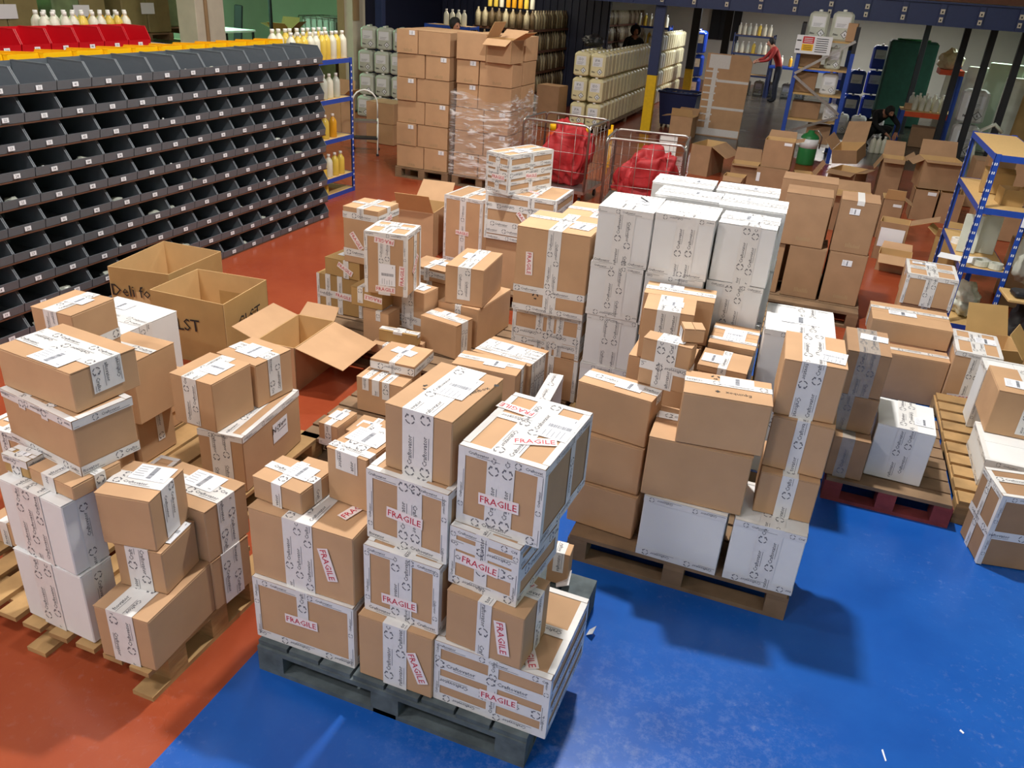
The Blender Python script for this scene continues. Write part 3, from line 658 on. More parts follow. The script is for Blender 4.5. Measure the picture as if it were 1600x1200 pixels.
d10|w|white box at left of the second row back, top of white box wall|1.150 -0.680 5.080 0.0 0.390 0.280 0.360|X0,.1,.3,.3 L:t,.6,.6,.16,.1,0
d11|w|white box at left of the rearmost row, top of white box wall|1.150 -0.772 5.434 1.7 0.392 0.301 0.360|X0,.1,.3,.3 L:t,.7,.6,.16,.1,0
d12|w|white box at right of the rearmost row, top of white box wall|1.150 -0.362 5.448 2.0 0.389 0.300 0.360|X0,.1,.3,.3 L:t,.6,.6,.16,.1,0
e1|b|tall brown carton with vertical FRAGILE sticker and crossed tape, left of the white box wall|0.750 -1.384 4.753 1.3 0.466 0.436 0.541|Y.02,.085,1,.4 X.1,.06,.4,.4 H.27,.045 B F:f,.2,.58,-88 L:t,.78,.4,.13,.13,-6 R:f,.32,.2
e3|b|brown carton hatched with many tapes, beneath the tall vertical-FRAGILE carton|0.450 -1.386 4.815 -1.3 0.465 0.450 0.290|T V H.45,.06 H.25,.05 Y-.1,.05,1,0 Y.06,.05,1,0 Y.2,.05,1,0
e4|b|brown carton at the bottom of the tall vertical-FRAGILE column|0.150 -1.380 4.800 -1.0 0.460 0.440 0.300|Y-.05,.06,1,0 Y.1,.05,1,0 V
e2|b|brown carton with crossed tapes and faint red sticker, behind the tall vertical-FRAGILE carton|0.750 -1.297 5.334 2.8 0.450 0.399 0.500|Y0,.07,1,.4 X0,.07,.4,.4 F:t,.55,.35,170
e2s|b|plain brown carton supporting the crossed-tape one behind tall column|0.150 -1.300 5.330 2.0 0.440 0.400 0.600|Y0,.05,.5,0
e5|b|wide tape-striped carton with diagonal FRAGILE sticker, beneath the topmost taped box|0.600 -2.260 6.631 0.8 0.637 0.502 0.408|T B V H.72,.06 H.2,.06 H.34,.06 Y.15,.06,1,0 F:f,.55,.52,-48 F:t,.6,.35,-25
e6|b|tape-wrapped carton with two FRAGILE stickers, highest of the far centre stack|1.008 -2.374 6.628 -20.6 0.260 0.570 0.330|T B V H.5,.06 H.7,.04 H.3,.03 Y0,.05,1,1 X0,.05,1,1 F:f,.55,.42,2 F:r,.5,.42,-3 L:t,.6,.45,.12,.2,0
e7|b|brown carton with sticker and tape, under the wide tape-striped carton|0.150 -2.260 6.640 1.0 0.620 0.480 0.450|Y.15,.09,1,0 F:f,.75,.72,0
e8|b|tall brown carton with tape frame and centred FRAGILE sticker, beside open flapped box|0.000 -3.170 7.549 -4.2 0.426 0.500 0.674|T V Y0,.07,1,.3 B F:f,.5,.47,0 L:t,.6,.5,.13,.1,0
f12|b|big plain brown carton, below the double-taped carton at centre|0.150 -2.204 5.345 -4.8 0.340 0.547 0.316|Y0,.05,.3,0
f11|b|brown carton with double tape down its front and label, on the big plain carton|0.466 -2.209 5.316 4.3 0.293 0.461 0.291|Y0,.1,.85,.3 L:t,.4,.6,.13,.13,0
f10|b|brown cube with tape down its right side, in front of the big plain carton|0.150 -2.257 4.944 -11.0 0.321 0.204 0.264|X0,.08,0,1 L:t,.45,.72,.12,.07,0
f4|b|brown carton with grid of tapes and FRAGILE sticker, bottom left of the rear FRAGILE pile|0.150 -3.295 5.310 -0.0 0.400 0.300 0.315|Y-.25,.045,1,0 Y.02,.045,1,0 H.5,.06 V F:f,.6,.5,-6 L:t,.4,.5,.1,.08,0
f3|b|olive-brown carton with slanted FRAGILE sticker, second layer left of rear FRAGILE pile|0.465 -3.246 5.329 -4.4 0.325 0.350 0.141|Y.12,.05,1,0 F:f,.6,.55,-26 L:t,.3,.4,.09,.09,0
f1|b|tall brown carton with sloping FRAGILE sticker and tape band near its top, rear FRAGILE pile|0.605 -3.077 5.301 -0.9 0.303 0.311 0.435|H.86,.05 H.2,.06 Y0,.06,.2,.2 X0,.05,0,.2 F:f,.38,.42,-53 F:r,.4,.8,10
f6|b|plain brown carton at bottom middle of rear FRAGILE pile|0.150 -2.766 4.894 -3.5 0.222 0.160 0.249|Y.1,.04,.3,0
f5|b|low brown carton with upside-down FRAGILE sticker, middle of rear FRAGILE pile|0.399 -2.858 4.987 0.0 0.260 0.300 0.150|Y-.2,.045,.8,0 F:f,.72,.55,176
f2|b|tall brown carton with pouch label and four FRAGILE stickers, front of rear FRAGILE pile|0.548 -2.694 4.940 7.5 0.313 0.293 0.455|Y-.03,.09,1,.3 T X.1,.06,0,1 V F:f,.48,.88,175 F:f,.9,.35,88 F:f,.5,.1,0 L:f,.55,.34,.12,.16,0 F:r,.6,.45,50
f9|b|tiny brown carton at the front foot of rear FRAGILE pile|0.150 -2.618 4.708 -0.0 0.200 0.120 0.071|Y.1,.05,1,0
f9s|b|low plain brown carton under the flat tape-hung carton|0.150 -2.510 4.830 4.0 0.260 0.080 0.070|Y0,.04,.3,0
f8|b|flat olive-brown carton with tape hanging over its top, front of rear FRAGILE pile|0.220 -2.543 4.763 4.1 0.295 0.080 0.091|Y0,.07,.2,.2 X0,.05,.3,.3
f7|b|brown carton with broad double tape and label on top, right of pouch-label carton|0.240 -2.577 5.065 -10.1 0.301 0.173 0.312|Y0,.11,1,.3 H.25,.06 L:t,.68,.5,.12,.1,0
f13|b|flat carton with tape around its edge and label, behind the double-taped carton|0.450 -2.674 5.611 -5.4 0.339 0.269 0.107|H.6,.05 Y0,.05,1,.5 L:t,.6,.6,.16,.1,0
f13s|b|plain brown carton under the edge-taped flat carton|0.150 -2.660 5.620 -3.0 0.320 0.260 0.300|Y0,.05,.5,0
r1|w|white carton with central tape, alone at front right of the red pallet|0.150 0.814 4.715 -1.9 0.307 0.378 0.345|Y.02,.1,.95,.3 L:t,.8,.35,.1,.1,0
r4|d|small brown carton with clear tape, lowest of left stack on red pallet|0.150 0.536 4.567 0.5 0.200 0.280 0.260|Y-.1,.07,1,.3
r3|d|brown carton with wide clear tape, middle of left stack on red pallet|0.410 0.488 4.668 0.0 0.280 0.300 0.227|Y-.15,.1,1,.3
r2|d|brown carton with wide grey tape and label, top of left stack on red pallet|0.637 0.503 4.702 1.8 0.231 0.378 0.270|Y0,.11,1,.3 L:t,.65,.65,.15,.09,-6
r6|b|wide plain brown carton, lower of two behind the red pallet|0.000 1.012 6.162 2.4 0.408 0.203 0.363|X0,.05,0,0
r5|b|long brown carton with shiny top tape and label, upper of two behind the red pallet|0.363 0.931 6.494 1.1 0.556 0.430 0.165|X.2,.06,1,.3 L:t,.4,.5,.2,.09,0
r12|d|brown carton criss-crossed with white tape, at right edge on the blue floor|0.000 1.427 4.288 10.4 0.400 0.280 0.436|V T X.1,.05,1,.3 H.45,.05
r11|w|long white carton, bottom on the right wooden pallet|0.150 1.488 4.966 -0.5 0.400 0.508 0.176|T B
r10|b|brown carton with broad tape and barcode label, on long white carton at right edge|0.326 1.519 5.288 0.3 0.400 0.400 0.291|Y.05,.12,.9,.3 L:t,.3,.35,.14,.13,-5
r9|w|white carton with taped side, behind the broad-taped carton at right|0.150 1.500 5.620 0.0 0.360 0.220 0.420|T V
r8|b|brown carton with T-shaped tape and FRAGILE sticker, standing on blue floor at right|0.000 1.382 6.264 -2.5 0.299 0.477 0.480|T Y0,.09,1,.3 X.1,.08,.3,.3 B F:f,.35,.28,6 L:t,.7,.65,.14,.12,0
r7|b|tape-framed carton with crossed tapes, in front of the blue shelving|0.420 1.110 7.361 -1.5 0.383 0.468 0.259|T V Y0,.09,1,.3 X0,.1,.3,.3 L:t,.35,.8,.18,.07,0
r7s|b|brown carton with open flap, below the tape-framed one near blue shelving|0.000 1.110 7.361 0.0 0.360 0.420 0.420|Y0,.05,.3,0
'''
GROUP = {'d': 'white boxes stacked as a wall', 'a': 'parcels on the near pallets', 'b': 'parcels on the left pallets', 'c': 'parcels on the pallet on blue floor', 'e': 'parcels on the far centre pallets', 'f': 'parcels of the rear FRAGILE pile', 'r': 'parcels at the right'}
for ln in BOXES.strip().split('\n'):
    key, kind, label, nums, tok = ln.split('|'); n_ = [float(q) for q in nums.split()]
    if key in ('f3', 'f4', 'f5', 'f8', 'b11'): kind = 'o'
    carton(key, kind, label, *n_, tok, GROUP[key[0]], 1 if n_[2] > 4.3 else 0)
for key, nm, x, y, ww, dd in (('d9', 'right of the second row', -.29, 5.07, .39, .33), ('d10', 'left of the second row', -.70, 5.08, .40, .26), ('d11', 'left of the rearmost row', -.77, 5.43, .39, .28), ('d12', 'right of the rearmost row', -.36, 5.45, .39, .28)):
    for k in range(3):
        carton(key+'lower%d' % k, 'w', 'white box, %s from top, %s of white box wall' % (('second', 'third', 'fourth')[k], nm), 1.15-(k+1)/3, x, y, 0, ww, dd, 1/3, 'X0,.1,.3,.3', GROUP['d'], 2)
# pen on the top left white box
pn = thing('ballpoint_pen', 'black ballpoint pen lying on the top left white box of the wall', 'pen', (-.9, 4.76, 1.5), R(-52))
mb = MB(); mb.tube([(-.05, 0, .004), (.04, 0, .004)], .004, 6); mb.obj('barrel', DARK, pn)
mb = MB(); mb.tube([(.04, 0, .004), (.065, 0, .004)], .0025, 6); mb.obj('tip', STEEL, pn)
mb = MB(); mb.box(-.05, -.015, -.001, .001, .008, .010); mb.obj('clip', STEEL, pn)

# bulk brown cartons with printed marks
def bulk(label, x, y, z, yaw, w, d, h, lab=None, lump=0, kind='d', tapes='', grp=None, marks=True):
    t = carton(label, kind, label, z, x, y, yaw, w, d, h, tapes, grp, 2)
    if lab: ship_label(t, 'f', w, d, h, lab[0], lab[1], .085, .055, 0, random.Random(3))
    if marks:
        mb = MB(); rg = random.Random(label)
        c, u, v = sticker_frame('f', w, d, h, .55, .16, 0, .001)
        for i in range(9): mb.add([c+u*(i*.014-.06)+v*(-.02+j) for j in (0, rg.uniform(.02, .045))]+[c+u*(i*.014-.052)+v*(-.02+j) for j in (rg.uniform(.02, .045), 0)], [(0, 3, 2, 1)], 0)
        mb.obj('printed_marks', BEIGE, t)
    return t
g_ = 'bulk brown cartons on the grimy pallet'
bulk('grey-brown bulk carton, lower right of the four on grimy pallet, with white label', .46, 7.84, .15, 1, .325, .40, .48, (.5, .82), grp=g_)
bulk('grey-brown bulk carton, upper right of the four on grimy pallet, clear tape on top', .455, 7.85, .63, -.5, .325, .40, .47, (.4, .8), grp=g_, tapes='Y0,.06,.08,.1')
bulk('grey-brown bulk carton, lower left of the four on grimy pallet', .11, 7.83, .15, .5, .325, .40, .48, grp=g_)
bulk('grey-brown bulk carton, upper left of the four on grimy pallet', .02, 7.82, .63, .7, .40, .38, .47, grp=g_)
bulk('grey-brown bulk carton at far left of grimy pallet, lower', -.22, 7.85, .15, 0, .26, .40, .48, grp=g_)
bulk('grey-brown bulk carton at rear of grimy pallet, torn top', .0, 8.3, .15, 0, .5, .36, .98, grp=g_)

# ------------------------------------------------------------------ open cartons
def open_carton(label, x, y, z, yaw, w, d, h, flaps, text=(), kind='b', fl=None, group='open cartons', tilt=None, wob=.0, name='open_carton', paper=None):
    m = {'b': CARD, 'd': CARDD, 'o': CARDO, 'w': WHITEB}[kind]; t = thing(name, label, 'box', (x, y, z), R(yaw), group)
    if tilt: t.rotation_euler = (R(tilt[0]), R(tilt[1]), R(yaw))
    th = .006; rng = random.Random(label); j = lambda: rng.uniform(-wob, wob)
    tw = [(-w/2+j(), -d/2+j(), h+j()*.5), (w/2+j(), -d/2+j(), h+j()*.5), (w/2+j(), d/2+j(), h+j()*.5), (-w/2+j(), d/2+j(), h+j()*.5)]
    bt = [(-w/2, -d/2, 0), (w/2, -d/2, 0), (w/2, d/2, 0), (-w/2, d/2, 0)]
    for i in range(4):
        k = (i+1) % 4; a, b, c, e = Vector(bt[i]), Vector(bt[k]), Vector(tw[k]), Vector(tw[i])
        n = (b-a).cross(Vector((0, 0, 1))).normalized()*th; mb = MB(); vs = [a, b, c, e, a-n, b-n, c-n, e-n]
        mb.add(vs, [(0, 1, 2, 3)], 0); mb.add(vs, [(7, 6, 5, 4), (3, 2, 6, 7), (1, 0, 4, 5), (0, 3, 7, 4), (2, 1, 5, 6)], 1)
        mb.obj('side_panel', [m, CARDIN], t)
    MB().box(-w/2+th, w/2-th, -d/2+th, d/2-th, .001, .007).obj('bottom_panel', CARDIN, t)
    for i, ang in enumerate(flaps):
        if ang is None: continue
        a, b = Vector(tw[i]), Vector(tw[(i+1) % 4]); u = b-a; n = u.cross(Vector((0, 0, 1))).normalized()
        L = fl[i] if fl else (d if i % 2 == 0 else w)*.5; q = R(ang); v = (n*math.cos(q)+Vector((0, 0, 1))*math.sin(q))*L
        nn = u.cross(v).normalized(); s = u.normalized()*.006; off = nn*.002+n*.004
        mb = MB(); vs = [a+s+off, b-s+off, b-s*3+v+off, a+s*3+v+off]; vs += [p+nn*.004 for p in vs]
        mb.add(vs, [(0, 3, 2, 1)], 0); mb.add(vs, [(4, 5, 6, 7)], 1); mb.add(vs, [(0, 1, 5, 4), (1, 2, 6, 5), (2, 3, 7, 6), (3, 0, 4, 7)], 1)
        mb.obj('flap', [m, CARDIN], t)
    for fc, s_, cu, cv, sz in text:
        cc, u, v = sticker_frame(fc, w, d, h, cu, cv, 3, .002+wob*.9); mb = MB(); write(mb, s_, cc, u, v, sz, 0); mb.obj('handwriting', MARK, t)
    if paper:
        fc, cu, cv, W, H = paper; cc, u, v = sticker_frame(fc, w, d, h, cu, cv, 0, .004+wob); mb = MB(); card(mb, cc, u, v, W, H); mb.obj('paper_label', PAPER, t)
    return t
N = None
open_carton('tall open carton without flaps, handwritten Deli on its front, nearest the grey bins', -4.62, 4.76, 0, 6, .53, .68, .5, (N, N, N, N), [('f', 'Deli for', .42, .66, .13)], 'o', wob=.012)
open_carton('tall open carton without flaps, handwritten CLST on two sides', -3.93, 4.44, 0, 4, .60, .54, .5, (N, N, N, N), [('f', 'CLST', .42, .58, .13), ('r', 'CLST', .5, .62, .13)], 'o', wob=.012)
open_carton('open brown carton with large drooping flaps on red floor beside CLST box', -3.15, 4.37, 0, 3, .30, .54, .33, (N, -16, 35, 18), (), 'b', (.2, .36, .12, .2))
open_carton('open carton with several raised flaps behind the tape-framed FRAGILE carton', -3.72, 7.5, 0, 6, .40, .5, .48, (60, N, 40, -14), (), 'b', (.22, .24, .26, .26))
# heap of open cartons beyond the white box wall
oc = open_carton
oc('big open carton with a wide flap hanging to the right, behind the white box wall', -1.69, 13.9, 0, -13, .34, .68, .48, (N, -30, N, N), (), 'd', (.2, .30, .2, .2))
oc('open carton with folded front flap, right of the big flap-hung carton', -1.02, 13.55, 0, 2, .43, .38, .30, (-8, 12, 72, N), (), 'd', (.07, .1, .2, .2))
oc('low open carton in front of the folded-flap carton, pale flap up', -1.06, 12.4, 0, -3, .30, .30, .30, (-25, N, N, N), (), 'd', (.12, .2, .2, .2))
oc('closed-sided open carton on top of another, near the green gas drum', -.54, 12.9, .421, -1, .42, .40, .39, (N, 14, 30, N), (), 'd', (.1, .12, .16, .2), paper=('f', .8, .9, .11, .04))
oc('carton beneath the one near the green gas drum, white slip on its corner', -.56, 12.88, 0, -2, .44, .42, .42, (N, N, N, N), (), 'd', paper=('f', .08, .65, .05, .13))
oc('open carton with standing narrow flap, right of the two stacked ones', -.12, 12.75, 0, 8, .26, .34, .40, (N, 60, N, N), (), 'd', (.1, .22, .2, .2))
oc('flattened open carton with torn flaps behind grimy pallet', .46, 11.35, 0, 4, .66, .36, .46, (8, N, 30, 40), (), 'd', (.12, .12, .2, .14))
oc('tilted open carton leaning in the heap, lid half raised', .50, 14.5, .40, -20, .40, .40, .22, (N, N, 40, 60), (), 'd', (.3, .2, .38, .2), tilt=(14, -8))
oc('open carton with long front flap under the tilted one', .52, 13.9, 0, -20, .42, .56, .35, (-14, 10, N, N), (), 'd', (.16, .14, .2, .2))
oc('tall open carton holding clear bags, middle of the heap', 1.12, 13.95, 0, 0, .32, .42, .60, (-20, 40, 55, -62), (), 'd', (.12, .14, .24, .2))
oc('very big open carton with a pale long flap, right of the heap near blue shelving', 1.63, 12.86, .425, 6, .50, .46, .385, (-10, N, 68, -30), (), 'd', (.09, .2, .22, .15))
oc('carton with white strip, stacked under the very big open one', 1.54, 12.72, 0, 0, .31, .42, .42, (N, N, N, N), (), 'd', paper=('f', .72, .9, .11, .045))
oc('plain carton to the right under the very big open one', 1.87, 12.72, 0, -1, .30, .42, .42, (N, N, N, N), (), 'd')
oc('open carton with white address slip in front of the heap', 1.03, 11.3, 0, 0, .25, .35, .50, (66, -30, N, N), (), 'd', (.14, .12, .2, .2), paper=('f', .7, .85, .1, .035))
oc('open carton with drooping front flap on red floor beside grimy pallet', 1.06, 9.72, 0, -6, .34, .30, .19, (-22, N, 20, N), (), 'b', (.16, .2, .14, .2))
oc('carton with green and white print behind the drooping-flap carton', 1.02, 10.2, 0, -7, .31, .30, .44, (N, 20, N, N), [('f', 'BU', .28, .74, .055), ('f', 'ET', .72, .66, .055)], 'd', (.2, .30, .2, .2), paper=('f', .5, .6, .26, .22))
oc('crushed brown paper-filled carton beside the printed one', 1.60, 10.05, 0, -16, .26, .30, .40, (55, 40, 60, 35), (), 'o', (.12, .12, .12, .12))
oc('open carton beside the blue wheeled bin', -2.72, 17.45, 0, -6, .46, .38, .42, (70, 30, 25, -10), (), 'b', (.16, .24, .26, .2))
oc('open olive carton with flap folded out beside black sacks at right edge', 1.62, 6.8, 0, 14, .34, .34, .34, (N, 30, 60, N), (), 'o', (.2, .24, .24, .2))
blob_later = True
# tall flat cardboard panel standing upright
cp = thing('cardboard_sheet', 'tall standing cardboard panel edged with white tape, by the blue bin', 'cardboard', (-2.06, 17.95, 0), R(-2))
mb = MB(); mb.add([(-.46, 0, 0), (.44, 0, 0), (.46, 0, 1.5), (.36, 0, 1.62), (-.46, 0, 1.62), (-.46, .04, 0), (.44, .04, 0), (.46, .04, 1.5), (.36, .04, 1.62), (-.46, .04, 1.62)], [(0, 1, 2, 3, 4), (9, 8, 7, 6, 5), (0, 5, 6, 1), (1, 6, 7, 2), (2, 7, 8, 3), (3, 8, 9, 4), (4, 9, 5, 0)])
mb.obj('board', CARD, cp)
for z0, z1, xa, xb in ((.02, .16, -.45, .43), (.55, .60, -.2, .45), (1.08, 1.13, -.2, .45), (1.34, 1.6, -.4, .02)):
    MB().box(xa, xb, -.004, -.001, z0, z1).obj('tape', TAPE, cp)
MB().box(-.3, -.21, -.006, -.0045, .1, 1.4).obj('tape', TAPE, cp)
for i in range(8): MB().box(-.44, -.18, -.0085, -.0065, .28+i*.14, .31+i*.14).obj('tape', TAPE, cp)
# bits on the near floor
def litter(label, x, y, pts, m, z=.0, name='paper_scrap'):
    mb = MB(); mb.add([(p[0], p[1], p[2]) for p in pts], [(0, 1, 2, 3)]); mb.add([(p[0], p[1], p[2]+.003) for p in pts], [(3, 2, 1, 0)])
    return tag(mb.obj(name, m, None, (x, y, z)), label, 'scrap')
litter('white paper scrap on blue floor beside the blue-grey pallet', -.508, 2.72, [(0, 0, .001), (.03, -.01, .03), (.035, .035, .04), (.005, .04, .001)], PAPER)
litter('white splinter lying on the blue floor at lower right', .737, 2.614, [(0, 0, .001), (.012, -.05, .001), (.016, -.049, .002), (.005, .002, .002)], PAPER)
litter('tiny white chip lying on the blue floor far lower right', 1.042, 2.85, [(0, 0, .001), (.012, -.012, .001), (.016, -.008, .003), (.004, .004, .003)], PAPER)
litter('crumpled white tissue on the right end of the blue-grey pallet', -.69, 2.80, [(0, 0, .15), (.06, -.01, .19), (.05, .06, .22), (-.02, .05, .16)], PAPER)

# ------------------------------------------------------------------ picking bins
def bin_body(wd, dp, ht, lip, th=.004):
    """front faces +X; open top front with sloped shoulders"""
    mb = MB(); y0, y1 = -wd/2, wd/2; fx = 0; bx = -dp; sx = -dp*.13
    prof = [(bx, 0), (fx, 0), (fx+.012, lip), (sx, ht), (bx, ht)]
    for yy, s in ((y0, 1), (y1, -1)):
        vs = [(p[0], yy, p[1]) for p in prof]+[(p[0], yy+s*th, p[1]) for p in prof]
        mb.add(vs, [(0, 1, 2, 3, 4), (9, 8, 7, 6, 5)]+[(i, (i+1) % 5, 5+(i+1) % 5, 5+i) for i in range(5)])
        e = .007; vs = []
        for p in prof[2:5]: vs += [(p[0], yy-s*.002, p[1]), (p[0], yy+s*e, p[1]), (p[0], yy-s*.002, p[1]+.006), (p[0], yy+s*e, p[1]+.006)]
        mb.add(vs, [(2, 3, 7, 6), (6, 7, 11, 10), (0, 2, 6, 4), (1, 5, 7, 3), (4, 6, 10, 8), (5, 9, 11, 7), (0, 1, 3, 2)])
    mb.box(bx, bx+th, y0+th, y1-th, 0, ht); mb.box(bx, fx, y0+th, y1-th, 0, th)
    mb.add([(fx-th, y0+th, 0), (fx, y0+th, 0), (fx+.012, y0+th, lip), (fx+.004, y0+th, lip), (fx-th, y1-th, 0), (fx, y1-th, 0), (fx+.012, y1-th, lip), (fx+.004, y1-th, lip)],
           [(0, 1, 2, 3), (7, 6, 5, 4), (1, 5, 6, 2), (3, 2, 6, 7), (0, 3, 7, 4)])
    return mb
gbin = bin_body(.306, .40, .167, .062).mesh('body', GREY)
ybin = bin_body(.306, .40, .167, .062).mesh('body', YEL)
rbin = bin_body(.306, .36, .200, .075).mesh('body', RED)
def tabmesh(txt):
    mb = MB(); mb.box(.0125, .0135, -.026, .026, .014, .046)
    write(mb, txt, (.0142, 0, .030), (0, 1, 0), (0, 0, 1), .026, 1); return mb.mesh('number_tab', [PAPER, DARKINK])
ORD = 'first second third fourth fifth sixth seventh eighth ninth tenth eleventh twelfth thirteenth fourteenth fifteenth sixteenth'.split()
PITCH = .3135; Y0 = 7.865; Z0 = .012; ZP = .1885
rack = thing('bin_rack', 'dark louvred rack carrying the ten rows of grey bins', 'rack', (-5.65, 5.7, 0))
MB().box(-.045, .008, -2.25, 2.33, 0, 1.80).obj('back_panel', BLACKS, rack)
for r_ in range(10): MB().box(.009, .42, -2.25, 2.33, Z0+r_*ZP-.014+.002, Z0+r_*ZP-.003).obj('shelf_rail', BRNTRAY, rack)
for c_ in range(15):
    for r_ in range(10):
        num = (14-c_)*10+r_+1
        b = thing('storage_bin', 'grey storage bin, %s row from top, %s column from right end of left rack' % (ORD[r_], ORD[c_]), 'bin', (-5.235, Y0-c_*PITCH, Z0+(9-r_)*ZP), 0, 'grey picking bins')
        o = bpy.data.objects.new('body', gbin); COL.objects.link(o); o.parent = b
        o = bpy.data.objects.new('number_tab', tabmesh(str(num))); COL.objects.link(o); o.parent = b
rng = random.Random(11)
pm = MB(); pm.lathe([(.014, 0), (.014, .02), (.008, .026), (.008, .04)], 8); pmesh = pm.mesh('cap_piece', CAPW)
bgm = bmesh.new(); bmesh.ops.create_icosphere(bgm, subdivisions=2, radius=.05)
for v in bgm.verts: v.co = v.co*(1+.5*mnoise.noise(v.co*30)); v.co.z = max(v.co.z*.5, -.02)+.02
bagm = bpy.data.meshes.new('pouch'); bgm.to_mesh(bagm); bgm.free(); bagm.materials.append(PLAST)
for k in range(44):
    c_ = (k*5) % 13; r_ = (0, 2, 3, 4, 5, 6, 7, 8, 9)[(k*7+k//13) % 9]; num = (14-c_)*10+r_+1
    big = rng.random() < .45
    o = bpy.data.objects.new('parts_pouch' if big else 'stopper', bagm if big else pmesh); COL.objects.link(o)
    o.location = (-5.30-rng.uniform(0, .05), Y0-c_*PITCH+rng.uniform(-.08, .08), Z0+(9-r_)*ZP+.0055); o.rotation_euler = (0, 0, rng.uniform(0, 6))
    tag(o, ('pale pouch in the bin, %s row from the top, %s column from the right' if big else 'small white stopper in the bin, %s row from the top, %s column from the right') % (ORD[r_], ORD[c_]), 'pouch' if big else 'cap', 'loose pieces in the bins')
for c_ in range(12):
    b = thing('storage_bin', 'yellow storage bin on the rack top facing away, %s from its near end' % ('first second third fourth fifth sixth seventh eighth ninth tenth eleventh twelfth'.split()[c_]), 'bin', (-6.12, 4.40+c_*PITCH, 1.712), math.pi, 'yellow bins on the rack top')
    o = bpy.data.objects.new('body', ybin); COL.objects.link(o); o.parent = b; b.rotation_euler = (0, R(3), math.pi+R(7))
MB().box(-.46, -.05, -2.25, 2.33, 1.68, 1.698).obj('top_shelf', BRNTRAY, rack)
for yy in (-2.2, 0, 2.3):
    MB().box(-.44, -.40, yy-.02, yy+.02, 0, 1.68).obj('upright', BLACKS, rack)
def tab2(txt):
    mb = MB(); mb.box(.0125, .0135, -.03, .03, .018, .055); write(mb, txt, (.0142, 0, .036), (0, 1, 0), (0, 0, 1), .026, 1); return mb.mesh('number_tab', [PAPER, DARKINK])
for c_ in range(6):
    b = thing('storage_bin', 'red storage bin behind the yellow ones, %s from the blue bench' % ('first second third fourth fifth sixth'.split()[c_]), 'bin', (-6.95, 7.2-c_*.318, 1.752), 0, 'red bins')
    o = bpy.data.objects.new('body', rbin); COL.objects.link(o); o.parent = b
    o = bpy.data.objects.new('number_tab', tab2(str(160+c_*10))); COL.objects.link(o); o.parent = b

# ------------------------------------------------------------------ shelving
def shelving(name, label, x0, x1, y0, y1, levels, h, post=.045, board=CHIP, steel=BLUE, beamh=.05, holes=True, loc_rz=0, group=None):
    t = thing(name, label, 'shelf', ((x0+x1)/2, (y0+y1)/2, 0), loc_rz, group); w, d = (x1-x0)/2, (y1-y0)/2
    for sx in (-1, 1):
        for sy in (-1, 1):
            mb = MB(); px, py = sx*w, sy*d
            mb.box(min(px, px-sx*post), max(px, px-sx*post), min(py, py-sy*.004), max(py, py-sy*.004), 0, h)
            mb.box(min(px, px-sx*.004), max(px, px-sx*.004), min(py, py-sy*post), max(py, py-sy*post), 0, h)
            if holes:
                z = .06
                while z < h-.05:
                    for q in (.33, .66):
                        cx = px-sx*post*q; mb.box(cx-.004, cx+.004, py+sy*.0002, py+sy*.001, z, z+.022, 1)
                        cy = py-sy*post*q; mb.box(px+sx*.0002, px+sx*.001, cy-.004, cy+.004, z, z+.022, 1)
                    z += .075
            mb.obj('post', [steel, CAPW], t)
    for z in levels:
        MB().box(-w+.006, w-.006, -d+.006, d-.006, z-.018, z).obj('shelf_board', board, t)
        for s in (-1, 1):
            MB().box(-w+.005, w-.005, s*d-.005 if s > 0 else s*d+.0045, s*d-.0045 if s > 0 else s*d+.005, z-beamh-.0, z+.004).obj('rail', steel, t)
            MB().box(s*w-.0055 if s > 0 else s*w+.0045, s*w-.0045 if s > 0 else s*w+.0055, -d+.005, d-.005, z-beamh, z+.004).obj('rail', steel, t)
    return t
shelving('shelving_unit', 'blue boltless shelving with bottles at the end of the grey bins', -6.3, -5.68, 8.12, 9.37, (.05, .25, .73, 1.2, 1.655), 1.66)
shelving('shelving_unit', 'blue boltless shelving with chipboard top at the right edge', 1.42, 1.82, 8.0, 9.53, (.04, .58, 1.12, 1.57), 1.58)
shelving('work_bench', 'blue topped bench with bottles behind the red bins', -7.9, -6.90, 5.0, 7.83, (.3, 1.75), 1.76, steel=BLUE)
shelving('shelving_unit', 'blue shelf with four white bottles behind the tall brown stack', -7.95, -6.95, 15.9, 16.4, (.2, .9, 1.79), 1.80, holes=False)

# ------------------------------------------------------------------ bottles and jugs
def bottle_meshes(h, r, body, cap=CAPW):
    mb = MB(); mb.lathe([(r*.9, 0), (r, .01), (r, h*.62), (r*.92, h*.72), (r*.45, h*.84), (r*.36, h*.87), (r*.36, h*.9)], 10)
    cp_ = MB(); cp_.lathe([(r*.42, h*.885), (r*.42, h*.99), (r*.36, h)], 8)
    return mb.mesh('body', body), cp_.mesh('cap', cap)
BM = {'w': bottle_meshes(.27, .048, BOTW), 'y': bottle_meshes(.27, .048, BOTY), 'a': bottle_meshes(.27, .048, BOTA), 'j': bottle_meshes(.27, .048, JUGW)}
BCOL = {'w': 'white', 'y': 'yellow', 'a': 'amber', 'j': 'clear'}
def bottle(k, x, y, z, where, s=1, group=None):
    t = thing('bottle', '%s bottle %s' % (BCOL[k], where), 'bottle', (x, y, z), 0, group or 'bottles')
    for nm, me in zip(('body', 'cap'), BM[k]): o = bpy.data.objects.new(nm, me); COL.objects.link(o); o.parent = t
    t.scale = (s, s, s); return t
def row(where, ks, x0, y0, dx, dy, z, s=1, jit=.01, grp=None):
    rg = random.Random(where)
    for i, k in enumerate(ks): bottle(k, x0+dx*i+rg.uniform(-jit, jit), y0+dy*i+rg.uniform(-jit, jit), z, '%s %s' % (ORD[i], where), s, grp)
g_ = 'bottles on the shelving by the grey bins'
